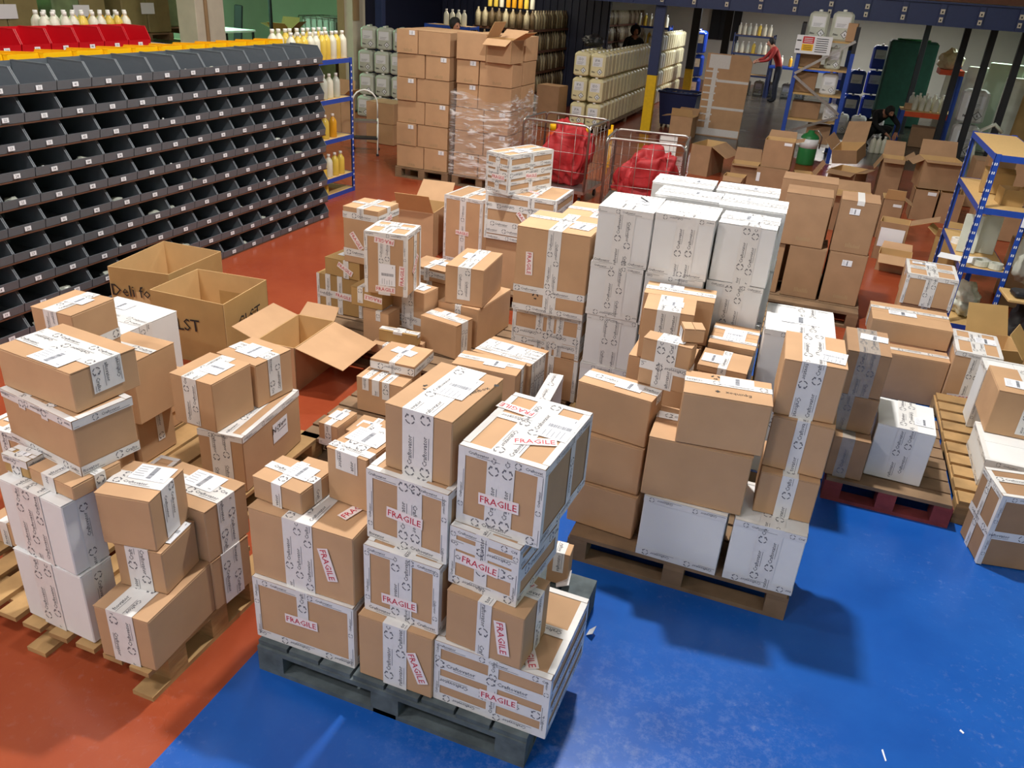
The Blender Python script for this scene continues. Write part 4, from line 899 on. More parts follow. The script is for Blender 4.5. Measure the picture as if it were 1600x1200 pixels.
row('along the front edge of the top shelf by the grey bins', 'wyywwyywyw', -5.76, 8.22, 0, .118, 1.656, 1.15, grp=g_)
row('along the back of the top shelf by the grey bins', 'wwyywyywyw', -6.0, 8.2, 0, .118, 1.656, 1.22, grp=g_)
row('in the front row on the upper middle shelf by the grey bins', 'jjjwj', -5.78, 8.55, 0, .15, 1.201, 1.05, grp=g_)
row('in the front row on the lower middle shelf by the grey bins', 'yyya', -5.78, 8.5, 0, .18, .731, 1.05, grp=g_)
row('in the front row on the low shelf by the grey bins', 'wyywyy', -5.78, 8.5, 0, .135, .251, 1.05, grp=g_)
row('on the bottom shelf by the grey bins', 'yjyjyy', -5.78, 8.3, 0, .11, .051, .50, grp=g_)
g_ = 'bottles on the bench behind the red bins'
row('on the bench behind the red bins, front row', 'wwwwywwyyw', -7.50, 6.55, 0, .118, 1.751, 1.15, grp=g_)
row('on the bench behind the red bins, rear row', 'wwwwyyaawwa', -7.68, 6.6, 0, .118, 1.751, 1.17, grp=g_)
row('on the blue shelf behind the tall brown stack', 'wwww', -7.55, 16.1, .13, 0, 1.791, 1.1, grp='bottles on the far blue shelf')
def jug_meshes(w, d, h, body, lab, tri=True):
    mb = MB(); c = .035
    def ring(i, z): 
        a, b = w/2-i, d/2-i; return [(-a+c, -b, z), (a-c, -b, z), (a, -b+c, z), (a, b-c, z), (a-c, b, z), (-a+c, b, z), (-a, b-c, z), (-a, -b+c, z)]
    zs = [(.02, 0), (0, .025), (0, h*.82), (.012, h*.88), (.05, h*.95)]; vs = [p for i, z in zs for p in ring(i, z)]; fs = [tuple(range(7, -1, -1)), tuple(range(32, 40))]
    for k in range(4):
        for i in range(8): fs.append((8*k+i, 8*k+(i+1) % 8, 8*k+8+(i+1) % 8, 8*k+8+i))
    mb.add(vs, fs)
    hd = MB(); hd.box(-.018, .018, -d*.12, d*.36, h*.99, h*1.02); hd.box(-.018, .018, d*.26, d*.36, h*.94, h*.99); hd.box(-.018, .018, -d*.12, -d*.02, h*.94, h*.99)
    cp_ = MB(); cp_.lathe([(.03, h*.94), (.03, h*1.0), (.026, h*1.01)], 10, (0, -d*.30, 0))
    out = [('body', mb.mesh('body', body)), ('handle', hd.mesh('handle', body)), ('cap', cp_.mesh('cap', CAPW))]
    if lab:
        lb = MB(); lb.box(-w*.33, w*.33, -d/2-.002, -d/2-.0005, h*.42, h*.78); lab.strip() and write(lb, lab, (0, -d/2-.003, h*.66), (1, 0, 0), (0, 0, 1), .07, 1)
        for i in range(3): lb.box(-w*.25, w*(.1+.05*i), -d/2-.003, -d/2-.002, h*(.46+.04*i), h*(.47+.04*i), 1)
        out.append(('label', lb.mesh('label', [PAPER, BAR])))
        if tri:
            dm = MB()
            for s, mi, e in ((.058, 1, .002), (.048, 0, .003)):
                dm.add([(w*.2-s, -d/2-e, h*.22), (w*.2, -d/2-e, h*.22-s), (w*.2+s, -d/2-e, h*.22), (w*.2, -d/2-e, h*.22+s)], [(0, 1, 2, 3)], mi)
            dm.box(w*.2-.005, w*.2+.005, -d/2-.0045, -d/2-.0032, h*.20, h*.25, 1); dm.box(w*.2-.005, w*.2+.022, -d/2-.0045, -d/2-.0032, h*.185, h*.20, 1)
            for i in range(4): dm.box(-w*.34+i*.018, -w*.34+i*.018+.011, -d/2-.003, -d/2-.001, h*.17, h*(.24-.01*i), 1)
            out.append(('hazard_mark', dm.mesh('hazard_mark', [PAPER, MARK])))
    return out
JA = jug_meshes(.30, .27, .46, JUG, 'IPA'); JI = jug_meshes(.30, .27, .46, JUG, 'ISO'); JP = jug_meshes(.30, .27, .46, JUG, None)
JC = jug_meshes(.30, .30, .42, JUGW, ' ', True); JB = jug_meshes(.36, .3, .52, BLUEP, ' ', False); JW = jug_meshes(.32, .3, .44, WHITEB, ' ', True)
def jug(ms, label, x, y, z, rz=0, group=None, sc=1):
    t = thing('jerrycan', label, 'jerrycan', (x, y, z), R(rz), group)
    for nm, me in ms: o = bpy.data.objects.new(nm, me); COL.objects.link(o); o.parent = t
    t.scale = (sc, sc, sc); return t
g_ = 'jerrycans at the aisle'
for r_ in range(3):
    nm = ('bottom', 'middle', 'upper')[r_]
    jug((JA, JA, JI)[r_], 'cream jerrycan with printed label, left front column, %s layer' % nm, -4.70, 16.42, .14+r_*.472, -2, g_)
    jug((JA, JI, JI)[r_] if r_ < 2 else JA, 'cream jerrycan with printed label, right front column, %s layer' % nm, -4.36, 16.40, .14+r_*.472, -2, g_)
for r_ in range(3):
    for c_ in range(14):
        jug(JP, 'cream jerrycan in the aisle row behind the labelled ones, %s layer, %s from the front' % (('bottom', 'middle', 'upper')[r_], ORD[c_]), -4.38, 16.74+c_*.305, .14+r_*.472, 0, g_)
for r_ in range(3):
    for c_ in range(4):
        jug(JP, 'cream jerrycan in the inner row, %s layer, %s from the front' % (('bottom', 'middle', 'upper')[r_], ORD[c_]), -4.71, 16.74+c_*.305, .14+r_*.472, 0, g_)
pallet('low pallet under the aisle jerrycans', -4.9, -4.2, 16.2, 21.0, WOODD, 'X', 16, h=.138, seed=21)
for r_ in range(4):
    for c_ in range(13):
        jug(JP if c_ > 3 else JC, 'pale jerrycan in the far aisle row, %s layer, %s from the front' % (('bottom', 'second', 'third', 'top')[r_], ORD[c_]), -4.45, 21.9+c_*.31, .005+r_*.435, 0, 'jerrycans in the far aisle row', .92)
for r_ in range(4):
    for c_ in range(3):
        jug(JC, 'clear jerrycan %s layer from the floor, %s from the dark post' % (ORD[r_], ORD[c_]), -8.80+c_*.36+(.04 if r_ % 2 else 0), 15.05+.03*r_, .005+r_*.43, 4*r_, 'clear jugs beside the tall brown stack')
# big wrapped wall of bottles: five tiers, trays between, bottles too many to pick apart
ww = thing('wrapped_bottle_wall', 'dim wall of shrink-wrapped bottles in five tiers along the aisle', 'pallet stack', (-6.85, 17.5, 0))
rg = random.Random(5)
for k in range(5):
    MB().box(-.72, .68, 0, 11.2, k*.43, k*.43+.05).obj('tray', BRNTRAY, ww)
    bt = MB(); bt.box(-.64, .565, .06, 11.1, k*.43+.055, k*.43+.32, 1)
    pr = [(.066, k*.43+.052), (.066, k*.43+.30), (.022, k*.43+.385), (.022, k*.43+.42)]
    for i in range(62): bt.lathe(pr, 6, (.61, .08+i*.178, 0), rg.choice((0, 1, 1, 2)))  # mixed tones paint in light bottles and shaded gaps as vertical stripes
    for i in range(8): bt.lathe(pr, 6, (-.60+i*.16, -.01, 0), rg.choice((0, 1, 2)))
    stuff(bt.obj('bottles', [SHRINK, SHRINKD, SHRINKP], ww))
g_ = 'lit bottles on the wrapped wall'
row('standing on the near end of the dim bottle wall', 'yywaaayw', -7.3, 17.75, .14, 0, 2.155, 1.05, grp=g_)
row('standing along the aisle edge of the dim bottle wall', 'yyaayyww', -6.3, 20.5, 0, .3, 2.155, 1.05, grp=g_)

# ------------------------------------------------------------------ tall brown stacks
def tall(x0, y0, wd, side, rows, seed):
    rg = random.Random(seed); hh = .305
    for r_, sp in enumerate(rows):
        z = .15+r_*hh; lo = x0
        for c_, f_ in enumerate(sp):
            ww_ = wd*f_; nm = '%s carton in the %s row from the floor, front of the %s tall brown stack' % (('left', 'right')[c_], ORD[r_], side)
            bulk('brown '+nm, lo+ww_/2, y0+.22+rg.uniform(-.015, .015), z, rg.uniform(-1.5, 1.5), ww_-.012, .40, hh-.003, (.75, .88) if ww_ < wd*.5 else None, kind='b', grp='cartons of the tall brown stacks')
            lo += ww_
        bulk('brown carton behind in the %s row from the floor of the %s tall brown stack' % (ORD[r_], side), x0+wd/2, y0+.72, z, rg.uniform(-1, 1), wd-.01, .52, hh-.003, None, kind='b', grp='cartons of the tall brown stacks', marks=False)
pallet('worn pallet under the left tall brown stack', -5.66, -4.82, 10.45, 11.5, WOODD, 'X', 7, seed=31)
pallet('pallet under the film-wrapped tall brown stack', -4.76, -3.92, 10.45, 11.5, WOODD, 'X', 7, seed=32)
A_ = (.54, .46); B_ = (.4, .6); C_ = (.47, .53)
tall(-5.65, 10.46, .80, 'left', (A_, B_, A_, (.38, .62), A_, B_), 3)
tall(-4.75, 10.46, .80, 'right', (C_, A_, A_, B_, (.41, .59)), 4)
bulk('big plain brown carton at the top left of the right tall stack', -4.535, 10.66, .15+5*.305, 1, .42, .42, .33, None, kind='b', grp='cartons of the tall brown stacks', marks=False)
open_carton('open brown carton with black-lined flap at the top right of the tall stacks', -4.12, 10.62, .15+5*.305, -3, .36, .40, .29, (-24, 30, 30, 118), (), 'b', (.17, .2, .2, .22))
bulk('brown carton behind the black-flapped one on the right tall stack', -4.33, 11.2, .15+5*.305, 0, .76, .5, .31, None, kind='b', grp='cartons of the tall brown stacks', marks=False)
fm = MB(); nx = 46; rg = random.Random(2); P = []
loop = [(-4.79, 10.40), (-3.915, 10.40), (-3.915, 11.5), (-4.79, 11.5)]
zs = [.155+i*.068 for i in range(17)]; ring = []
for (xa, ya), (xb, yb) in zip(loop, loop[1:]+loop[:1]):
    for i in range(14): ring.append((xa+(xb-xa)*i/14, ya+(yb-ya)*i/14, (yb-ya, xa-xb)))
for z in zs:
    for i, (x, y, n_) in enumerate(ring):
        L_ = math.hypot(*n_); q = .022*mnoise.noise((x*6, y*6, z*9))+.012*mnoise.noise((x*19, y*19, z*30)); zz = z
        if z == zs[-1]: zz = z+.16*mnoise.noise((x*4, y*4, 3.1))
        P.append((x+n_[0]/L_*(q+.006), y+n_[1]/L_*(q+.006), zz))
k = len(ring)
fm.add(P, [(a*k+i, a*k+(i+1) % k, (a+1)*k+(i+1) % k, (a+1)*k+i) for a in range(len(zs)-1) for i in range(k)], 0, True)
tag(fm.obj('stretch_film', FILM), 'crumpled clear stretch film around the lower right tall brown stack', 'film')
# cartons and step ladder by the end shelving
bulk('large brown carton, lower of two beyond the step ladder', -7.05, 12.75, 0, -4, .55, .5, .34, None, kind='b', marks=False)
bulk('large brown carton, upper of two beyond the step ladder', -7.05, 12.75, .341, -2, .54, .5, .34, None, kind='b', marks=False)
open_carton('open carton with raised flap behind the blue end shelving', -7.85, 12.5, 0, -5, .36, .4, .72, (60, 40, 80, N), (), 'b', (.2, .2, .24, .2))
ld = thing('step_ladder', 'white folding step ladder with hooped top beside the end shelving', 'ladder', (-6.88, 11.7, 0), R(28))
for s, y_ in ((0, 0), (1, .42)):
    for x_ in (-.2, .2):
        mb = MB(); mb.tube([(x_, -.24 if not s else .26, .02), (x_, -.02 if not s else .02, .55)], .013); mb.obj('leg', CAPW, ld)
        MB().box(x_-.02, x_+.02, (-.27 if not s else .23), (-.21 if not s else .29), 0, .03).obj('foot', DARK, ld)
mb = MB(); mb.tube([(-.2, -.02, .55)]+[(-.2*math.cos(a), .0, .75+.22*math.sin(a)) for a in [math.pi*i/10 for i in range(11)]]+[(.2, -.02, .55)], .013); mb.obj('hoop', CAPW, ld)
MB().box(-.2, .2, -.20, -.02, .24, .27).obj('tread', DARK, ld); MB().box(-.2, .2, -.08, .12, .48, .51).obj('tread', STEEL, ld)

# ------------------------------------------------------------------ roll cages and red sacks
def cage(label, x, y, rz, w=.92, d=.8, h=1.08, panels='fblr'):
    t = thing('roll_cage', label, 'cage', (x, y, 0), R(rz), 'roll cages')
    MB().box(-w/2, w/2, -d/2, d/2, .16, .20).obj('base', STEEL, t)
    for sx in (-1, 1):
        for sy in (-1, 1):
            mb = MB(); mb.lathe([(.045, -.012), (.05, 0), (.045, .012)], 12); c = mb.obj('castor', DARK, t, (sx*(w/2-.08), sy*(d/2-.08), .055)); c.rotation_euler = (0, R(90), 0)
            MB().box(sx*(w/2-.08)-.02, sx*(w/2-.08)+.02, sy*(d/2-.08)-.02, sy*(d/2-.08)+.02, .11, .16).obj('castor_fork', STEEL, t)
    def side(a, b):
        a, b = Vector(a), Vector(b); u = (b-a).normalized(); L = (b-a).length; Z = Vector((0, 0, 1)); r = .07
        pts = [a+Z*.2]+[a+u*(r-r*math.cos(q))+Z*(h-r+r*math.sin(q)) for q in [math.pi/2*i/4 for i in range(5)]]
        pts += [b-u*(r-r*math.cos(q))+Z*(h-r+r*math.sin(q)) for q in [math.pi/2*i/4 for i in range(4, -1, -1)]]+[b+Z*.2]
        mb = MB(); mb.tube(pts, .016); mb.obj('frame', STEEL, t)
        mb = MB(); n = 5
        for i in range(1, n): mb.tube([a+u*L*i/n+Z*.2, a+u*L*i/n+Z*(h-.01)], .0035, 5)
        for k in range(1, 4): mb.tube([a+Z*(.2+k*.24), b+Z*(.2+k*.24)], .0035, 5)
        stuff(mb.obj('wire_mesh', STEEL, t))
    c = {'f': ((-w/2, -d/2, 0), (w/2, -d/2, 0)), 'b': ((-w/2, d/2, 0), (w/2, d/2, 0)), 'l': ((-w/2, -d/2, 0), (-w/2, d/2, 0)), 'r': ((w/2, -d/2, 0), (w/2, d/2, 0))}
    for q in panels: side(*c[q])
    return t
cage('roll cage filled with a tall red sack, beside the film-wrapped stack', -3.22, 10.75, -3, h=1.04)
cg = cage('roll cage with a slumped red sack, in front of the open carton heap', -2.0, 10.35, 6, .95, .8, 1.0)
MB().box(.1, .32, .41, .42, .35, .98).obj('sign_board', CAPW, cg)
MB().box(-.52, -.49, -.1, -.06, .5, 1.05).obj('yellow_strap', YEL, cg); MB().box(-.52, -.49, .1, .14, .55, 1.08).obj('yellow_strap', YEL, cg)
def sack(label, x, y, z, sx, sy, sz, seed, lean=(0, 0)):
    bm = bmesh.new(); bmesh.ops.create_icosphere(bm, subdivisions=5, radius=1)
    for v in bm.verts:
        p = v.co.copy(); a = mnoise.noise(p*1.6+Vector((seed, 0, 0))); b = abs(mnoise.noise(Vector((p.x*2.3+p.z*.8, p.y*2.3-p.z*.8, p.z*1.3+seed)))); c = abs(mnoise.noise(Vector((p.x*7+p.z*2, p.y*7, p.z*3+seed))))
        q = 1.04+.30*a-.52*b-.08*c
        e = .55; r_ = Vector((math.copysign(abs(p.x)**e, p.x), math.copysign(abs(p.y)**e, p.y), math.copysign(abs(p.z)**.75, p.z)))*q*.85
        tp = 1-.28*max(0, r_.z)
        v.co = Vector((r_.x*sx*tp+lean[0]*r_.z, r_.y*sy*tp+lean[1]*r_.z, max(r_.z, -.8)*sz))
    me = bpy.data.meshes.new('red_sack'); bm.to_mesh(me); bm.free(); me.materials.append(CLOTHR)
    for p in me.polygons: p.use_smooth = True
    o = bpy.data.objects.new('red_sack', me); COL.objects.link(o); o.location = (x, y, z+.8*sz); return tag(o, label, 'sack', 'red sacks')
sack('tall red cloth sack inside the left roll cage', -3.19, 10.76, .205, .43, .35, .50, 1.7, (.08, 0))
sack('slumped red cloth sack inside the right roll cage', -1.98, 10.33, .205, .42, .34, .40, 4.2, (.1, -.02))
for i in range(3):
    t = thing('amber_tub', 'amber tub with yellow cap behind the left roll cage, %s from the left' % ORD[i], 'tub', (-3.72+i*.24, 11.75, 0), 0, 'amber tubs')
    mb = MB(); mb.lathe([(.10, 0), (.105, .02), (.105, .62), (.06, .70), (.06, .72)], 14); mb.obj('body', ORANGE, t)
    mb = MB(); mb.lathe([(.066, .72), (.066, .79), (.06, .80)], 12); mb.obj('cap', YEL, t)
bulk('plain brown carton standing before the dim bottle wall', -5.35, 16.6, 0, -8, .5, .42, .82, None, kind='d', marks=False)

# ------------------------------------------------------------------ rack with containers, gas drum
rk = thing('pallet_rack', 'blue braced rack with chipboard shelves and a hazard sign, centre right', 'rack', (-.27, 17.5, 0))
fl, fr = Vector((-.42, -1.2, 0)), Vector((.48, -1.2, 0)); off = Vector((-.05, 1.3, 0)); dirx = Vector((1, 0, 0))
for nm, a in (('post', fl), ('post', fr), ('post', fl+off), ('post', fr+off)):
    mb = MB(); mb.beam(a, a+Vector((0, 0, 1.9)), .09, .07, 0); mb.beam(a+Vector((0, 0, 1.9)), a+Vector((0, 0, 2.33)), .09, .07, 1); mb.obj(nm, [BLUE, BLACKS], rk)
    MB().box(a.x-.07, a.x+.07, a.y-.06, a.y+.06, 0, .012).obj('base_plate', STEEL, rk)
for k, (z, w_) in enumerate(((.28, CAPW), (.70, CHIP), (1.15, CHIP), (1.58, CHIP), (2.05, CHIP))):
    mb = MB(); vs = [fl, fr, fr+off, fl+off]; vs = [v+Vector((0, 0, z)) for v in vs]+[v+Vector((0, 0, z+.03)) for v in vs]
    mb.add(vs, [(0, 3, 2, 1), (4, 5, 6, 7), (0, 1, 5, 4), (1, 2, 6, 5), (2, 3, 7, 6), (3, 0, 4, 7)]); mb.obj('shelf_board', w_, rk)
for a, b in (((fl, 1.50), (fr, 2.10)), ((fl, 1.46), (fr, .88)), ((fr, .84), (fl, .46))):
    mb = MB(); mb.beam(a[0]+Vector((.0, -.05, a[1])), b[0]+Vector((.0, -.05, b[1])), .012, .045); mb.obj('brace', STEEL, rk)
sg = MB(); o_ = fl+Vector((-.08, -.07, 1.84)); u_ = Vector((.6, 0, 0)); n_ = Vector((0, -1, 0))
def sr(x0, x1, z0, z1, mi, e): sg.add([o_+u_*x+Vector((0, 0, z))+n_*e for x, z in ((x0, z0), (x1, z0), (x1, z1), (x0, z1))], [(0, 1, 2, 3)], mi)
sr(0, 1.0, 0, .30, 0, .02); sr(.18, .5, .17, .28, 1, .024); sr(.18, .5, .05, .16, 2, .024)
for i in range(7): sr(.56, .9, .04+i*.035, .052+i*.035, 3, .024)
for i in range(3): sr(.22, .46, .19+i*.028, .2+i*.028, 0, .027)
for i in range(3): sr(.22, .46, .07+i*.028, .078+i*.028, 3, .027)
sr(.02, .14, .05, .07, 3, .024); sr(.02, .14, .2, .22, 3, .024)
sg.obj('hazard_sign', [PAPER, RED, YEL, BLACKS], rk)
c0 = Vector((-.27, 17.5, 0))
def onrack(fu, z, fv=.2): p = c0+fl+(fr-fl)*fu+off*fv; return p.x, p.y, z
g_ = 'containers on the braced rack'
for fu, z, ms, sc, lb in ((.26, 2.081, JC, 1.12, 'large clear drum can, left on the rack top'), (.70, 2.081, JC, 1.18, 'large clear drum can, right on the rack top'), (.68, 1.611, JC, .9, 'clear printed container on the rack shelf below the top'), (.70, 1.181, JW, .86, 'white container with hazard mark on the rack middle shelf'), (.84, .731, JW, .7, 'small white can on the rack shelf above the lowest')):
    jug(ms, lb, *onrack(fu, z), 0, g_, sc)
for fu, z, w_, h_, lb in ((.24, 1.611, .38, .3, 'dim carton at left on the rack shelf below the top'), (.24, 1.181, .38, .34, 'dim carton at left on the rack middle shelf'), (.36, .731, .5, .28, 'brown carton with tape on the rack shelf above the lowest'), (.7, .311, .42, .32, 'pale carton at right on the rack lowest shelf')):
    xx, yy, zz = onrack(fu, z, .25); bulk(lb, xx, yy, zz, 0, w_, .36, h_, None, kind='d', marks=False)
bulk('small red-marked carton in front of the right drum can on the rack top', *onrack(.90, 2.083, .03), -10, .16, .10, .30, None, kind='b', marks=False)
gd = thing('gas_drum', 'green drum with pale label and hose, standing before the braced rack', 'drum', (-.18, 15.95, 0))
mb = MB(); mb.lathe([(.15, 0), (.16, .02), (.16, .48), (.13, .52), (.06, .56), (.05, .60)], 18); mb.obj('body', GREENP, gd)
mb = MB(); mb.lathe([(.1625, .30), (.1625, .46)], 18); mb.obj('label', PAPER, gd)
mb = MB(); mb.tube([(.05, 0, .60), (.12, -.1, .62), (.2, -.05, .5), (.19, .02, .3)], .014); mb.obj('hose', STEEL, gd)
# ------------------------------------------------------------------ blue bin, drums, far store items
wb = thing('wheeled_bin', 'navy wheeled waste bin full of scraps behind the yellow-footed column', 'bin', (-3.03, 18.6, 0), R(-4))
mb = MB(); ps = [(.34, .26, .08), (.42, .33, .74)]; vs = [(sx*a, sy*b, z) for a, b, z in ps for sx, sy in ((-1, -1), (1, -1), (1, 1), (-1, 1))]
mb.add(vs, [(0, 3, 2, 1)]+[(i, (i+1) % 4, 4+(i+1) % 4, 4+i) for i in range(4)]); mb.obj('body', NAVYP, wb)
rm = MB(); rm.tube([(-.43, -.34, .75), (.43, -.34, .75), (.43, .34, .75), (-.43, .34, .75)], .022, 6, 0, True); rm.obj('rim', NAVYP, wb)
for sx in (-1, 1): 
    mb = MB(); mb.lathe([(.06, -.02), (.065, 0), (.06, .02)], 10); o = mb.obj('wheel', DARK, wb, (sx*.3, -.2, .065)); o.rotation_euler = (0, R(90), 0)
    mb = MB(); mb.lathe([(.06, -.02), (.065, 0), (.06, .02)], 10); o = mb.obj('wheel', DARK, wb, (sx*.3, .2, .065)); o.rotation_euler = (0, R(90), 0)
sc_ = MB(); rg = random.Random(8)
for i in range(26):
    a, b, s = rg.uniform(-.3, .3), rg.uniform(-.22, .22), rg.uniform(.05, .1); sc_.slab((a, b, .62+rg.uniform(0, .06)), (s, rg.uniform(-.04, .04), .02), (0, s, rg.uniform(-.02, .04)), (0, 0, 1), .04)
stuff(sc_.obj('scraps', STEEL, wb))
for i, (x, y, r_) in enumerate(((-3.75, 24.6, 3), (-3.2, 25.2, 2), (.55, 24.2, 2), (1.0, 24.6, 3), (.2, 24.9, 2))):
    for k in range(r_):
        jug(JB, 'blue plastic drum can with pale label, %s stack from the left, %s from the floor' % (ORD[i], ORD[k]), x, y, .005+k*.615, 0, 'blue drums', 1.15)
for i in range(6):
    jug(JC, 'clear container on the floor before the store back wall, %s from the left' % ORD[i], -3.0+i*.42, 27.8, 0, 0, 'clear containers by the store wall', 1.0)
shelving('shelving_unit', 'dark shelf with pale bottles before the white store wall', -3.1, -1.9, 27.0, 27.6, (.6, 1.2, 1.7), 1.75, steel=BLUED, holes=False)
row('on the top of the dark shelf before the store wall', 'wwjwyww', -2.99, 27.3, .15, 0, 1.701, 1.2, grp='bottles on the dark store shelf')
row('on the middle of the dark shelf before the store wall', 'jwjyjw', -2.98, 27.2, .17, 0, 1.201, 1.2, grp='bottles on the dark store shelf')
shelving('shelving_unit', 'blue shelf with yellow and white bottles behind the hooded person', -5.6, -4.6, 24.5, 25.0, (.9, 1.35, 1.8), 1.85, steel=BLUE, holes=False)
row('on the top of the blue shelf behind the hooded person', 'wywwyw', -5.50, 24.7, .15, 0, 1.801, 1.2, grp='bottles behind the hooded person')
row('on the middle of the blue shelf behind the hooded person', 'wwywwy', -5.50, 24.7, .15, 0, 1.351, 1.2, grp='bottles behind the hooded person')
shelving('shelving_unit', 'blue work bench the red-jacketed person leans over', -2.7, -1.6, 26.7, 27.4+.0, (.35, .9), .92, steel=BLUE, holes=False) if False else None
bn = thing('work_bench', 'blue cluttered bench behind the red-jacketed person', 'bench', (-.7, 27.2, 0))
MB().box(-1.2, 1.2, -.35, .35, .86, .92).obj('worktop', BLUE, bn)
for sx in (-1, 1):
    for sy in (-1, 1): MB().box(sx*1.15-.03, sx*1.15+.03, sy*.3-.03, sy*.3+.03, 0, .859).obj('leg', BLUED, bn)
row('standing on the bench behind the red-jacketed person', 'wajwyajw', -1.6, 27.2, .27, 0, .921, 1.1, grp='bottles on the far bench')
win = struct(MB().box(-4.4, -3.4, 30.93, 30.985, 1.35, 2.3).obj('window_1', BLACKS))
for k in range(4): MB().box(-4.4+k*.33-.015, -4.4+k*.33+.015, 30.90, 30.929, 1.35, 2.3).obj('window_bar', BLACKS, win)
gc = thing('sheeted_stack', 'stack covered by a dark green sheet under the mezzanine', 'sheet', (1.65, 23.6, 0))
MB().cbox(-.55, .55, -.4, .4, 0, 2.0, .05).obj('cover', GREENC, gc)
rg = random.Random(6); mb = MB()
for i in range(14): mb.tube([(rg.uniform(-.4, .4), rg.uniform(-.3, .3), 2.0+rg.uniform(0, .02)) for _ in range(4)], .02, 5)
stuff(mb.obj('netting', GREENP, gc))
# orange and blue bench with bottles
ob = thing('packing_bench', 'blue-legged bench with orange beams holding white bottles, right of centre', 'bench', (1.98, 20.2, 0))
for sx in (-.46, .46):
    for sy in (-.35, .35): MB().box(sx-.04, sx+.04, sy-.03, sy+.03, 0, 1.72 if sx > 0 and sy > 0 else (1.5 if sx > 0 else .74)).obj('post', BLUE, ob)
MB().box(-.5, .5, -.37, -.33, .62, .72).obj('beam', ORANGE, ob); MB().box(-.5, .5, .33, .37, .62, .72).obj('beam', ORANGE, ob)
MB().box(-.5, .5, -.36, .36, .722, .742).obj('shelf_board', CHIP, ob)
MB().box(.04, .5, -.37, .37, 1.50, 1.60).obj('beam', ORANGE, ob)
row('on the orange-beamed bench, front row', 'wwwww', 1.72, 19.95, .14, 0, .743, 1.15, grp='bottles on the orange-beamed bench')
row('on the orange-beamed bench, back row', 'jwjww', 1.66, 20.25, .15, 0, .743, 1.25, grp='bottles on the orange-beamed bench')
bulk('low carton on the orange-beamed bench at its left', 1.64, 20.08, .743, 0, .2, .2, .12, None, kind='b', marks=False)
bulk('brown carton under the orange-beamed bench', 2.1, 20.1, 0, -4, .6, .4, .42, None, kind='d', marks=False)
tb = thing('bag_of_bottles', 'clear bag of pale bottles on the top orange beam', 'bag', (2.2, 20.15, 1.6))
bm = bmesh.new(); bmesh.ops.create_icosphere(bm, subdivisions=3, radius=.24)
for v in bm.verts: v.co = v.co*(1+.3*mnoise.noise(v.co*9)); v.co.z = max(v.co.z, -.15)+.155
me = bpy.data.meshes.new('bag'); bm.to_mesh(me); bm.free(); me.materials.append(JUG); o = bpy.data.objects.new('bag', me); COL.objects.link(o); o.parent = tb
row('on the floor before the crouching person', 'www', 1.02, 18.35, .1, .03, 0, 1.25, grp='bottles on the floor')
for i in range(3): jug(JW, 'white container on the floor left of the crouching person, %s' % ORD[i], .35+i*.38, 20.9, 0, 0, 'white containers behind the crouching person')
# leaning plastic sheets at far right
for i in range(6):
    o = MB().cbox(-.34, .34, -.03, .03, 0, 1.55+.12*(i % 3), .02).obj('leaning_sheet', (PLAST, PLAST, WALLG, PLAST, CARDO, PLAST)[i], None, (2.55+i*.36, 20.9-.25*i, .01))
    o.rotation_euler = (R(-8), 0, R(-20)); tag(o, '%s leaning by the right wall, %s from the left' % (('milky plastic panel', 'milky plastic panel', 'pale green panel', 'milky plastic panel', 'brown board panel', 'milky plastic panel')[i], ORD[i]), 'panel', 'leaning panels')
for i in range(2):
    t = jug(JW, 'tall white block of packaging right of the orange bench, %s' % ('lower', 'upper')[i], 2.75, 19.4, .005+i*.68, 0, 'white packaging blocks', 1.5)
hs = MB(); hs.tube([(2.7, 17.0, .02), (2.62, 17.0, .5), (2.66, 17.0, .8), (2.85, 17.0, .92), (3.0, 17.0, .8)], .035); tag(hs.obj('grey_hose', PLAST), 'pale bent hose rising behind the right blue shelving', 'hose')
bulk('brown carton at the far right behind the blue shelving', 2.6, 14.2, 0, 0, .7, .5, .7, None, kind='d', marks=False)
bulk('tall brown carton at the right edge behind the blue shelving', 2.4, 12.2, 0, -3, .6, .5, 1.0, None, kind='d', marks=False)
bulk('brown carton at the right edge, low behind the black sacks', 2.35, 9.2, 0, -3, .6, .5, .62, None, kind='d', marks=False)

# ------------------------------------------------------------------ right shelving contents
g_ = 'things on the right blue shelving'
bulk('brown carton on the second shelf of the right blue shelving', 1.66, 8.9, 1.121, -8, .26, .34, .20, None, kind='o', marks=False)
open_carton('small open carton on the second shelf of the right blue shelving, near the front', 1.70, 8.35, 1.121, 5, .18, .22, .14, (N, 30, N, N), (), 'o', (.08, .08, .08, .08))
bulk('tall brown carton seen through the top bay of the right blue shelving', 1.72, 9.25, 1.121, 2, .18, .3, .34, None, kind='b', marks=False)
def slab_thing(name, label, cat, x, y, z, sx, sy, sz, rz, m, rot=(0, 0)):
    o = MB().cbox(-sx/2, sx/2, -sy/2, sy/2, 0, sz, min(sx, sy, sz)*.25).obj(name, m, None, (x, y, z)); o.rotation_euler = (R(rot[0]), R(rot[1]), R(rz)); return tag(o, label, cat)
slab_thing('chopping_board', 'milky rounded board standing on the third shelf of right blue shelving, left', 'board', 1.52, 8.55, .582, .16, .02, .36, -6, PLAST, (-8, 0))
slab_thing('chopping_board', 'milky rounded board standing on the third shelf of right blue shelving, right', 'board', 1.69, 8.62, .582, .16, .02, .36, -6, PLAST, (-8, 0))
slab_thing('paper_sheet', 'white printed sheet overhanging the third shelf of right blue shelving', 'paper', 1.42, 8.28, .584, .30, .2, .003, -14, PAPER)
slab_thing('paper_sheet', 'white sheet of paper flat on the third shelf of right blue shelving', 'paper', 1.66, 8.32, .582, .18, .26, .003, 20, PAPER)
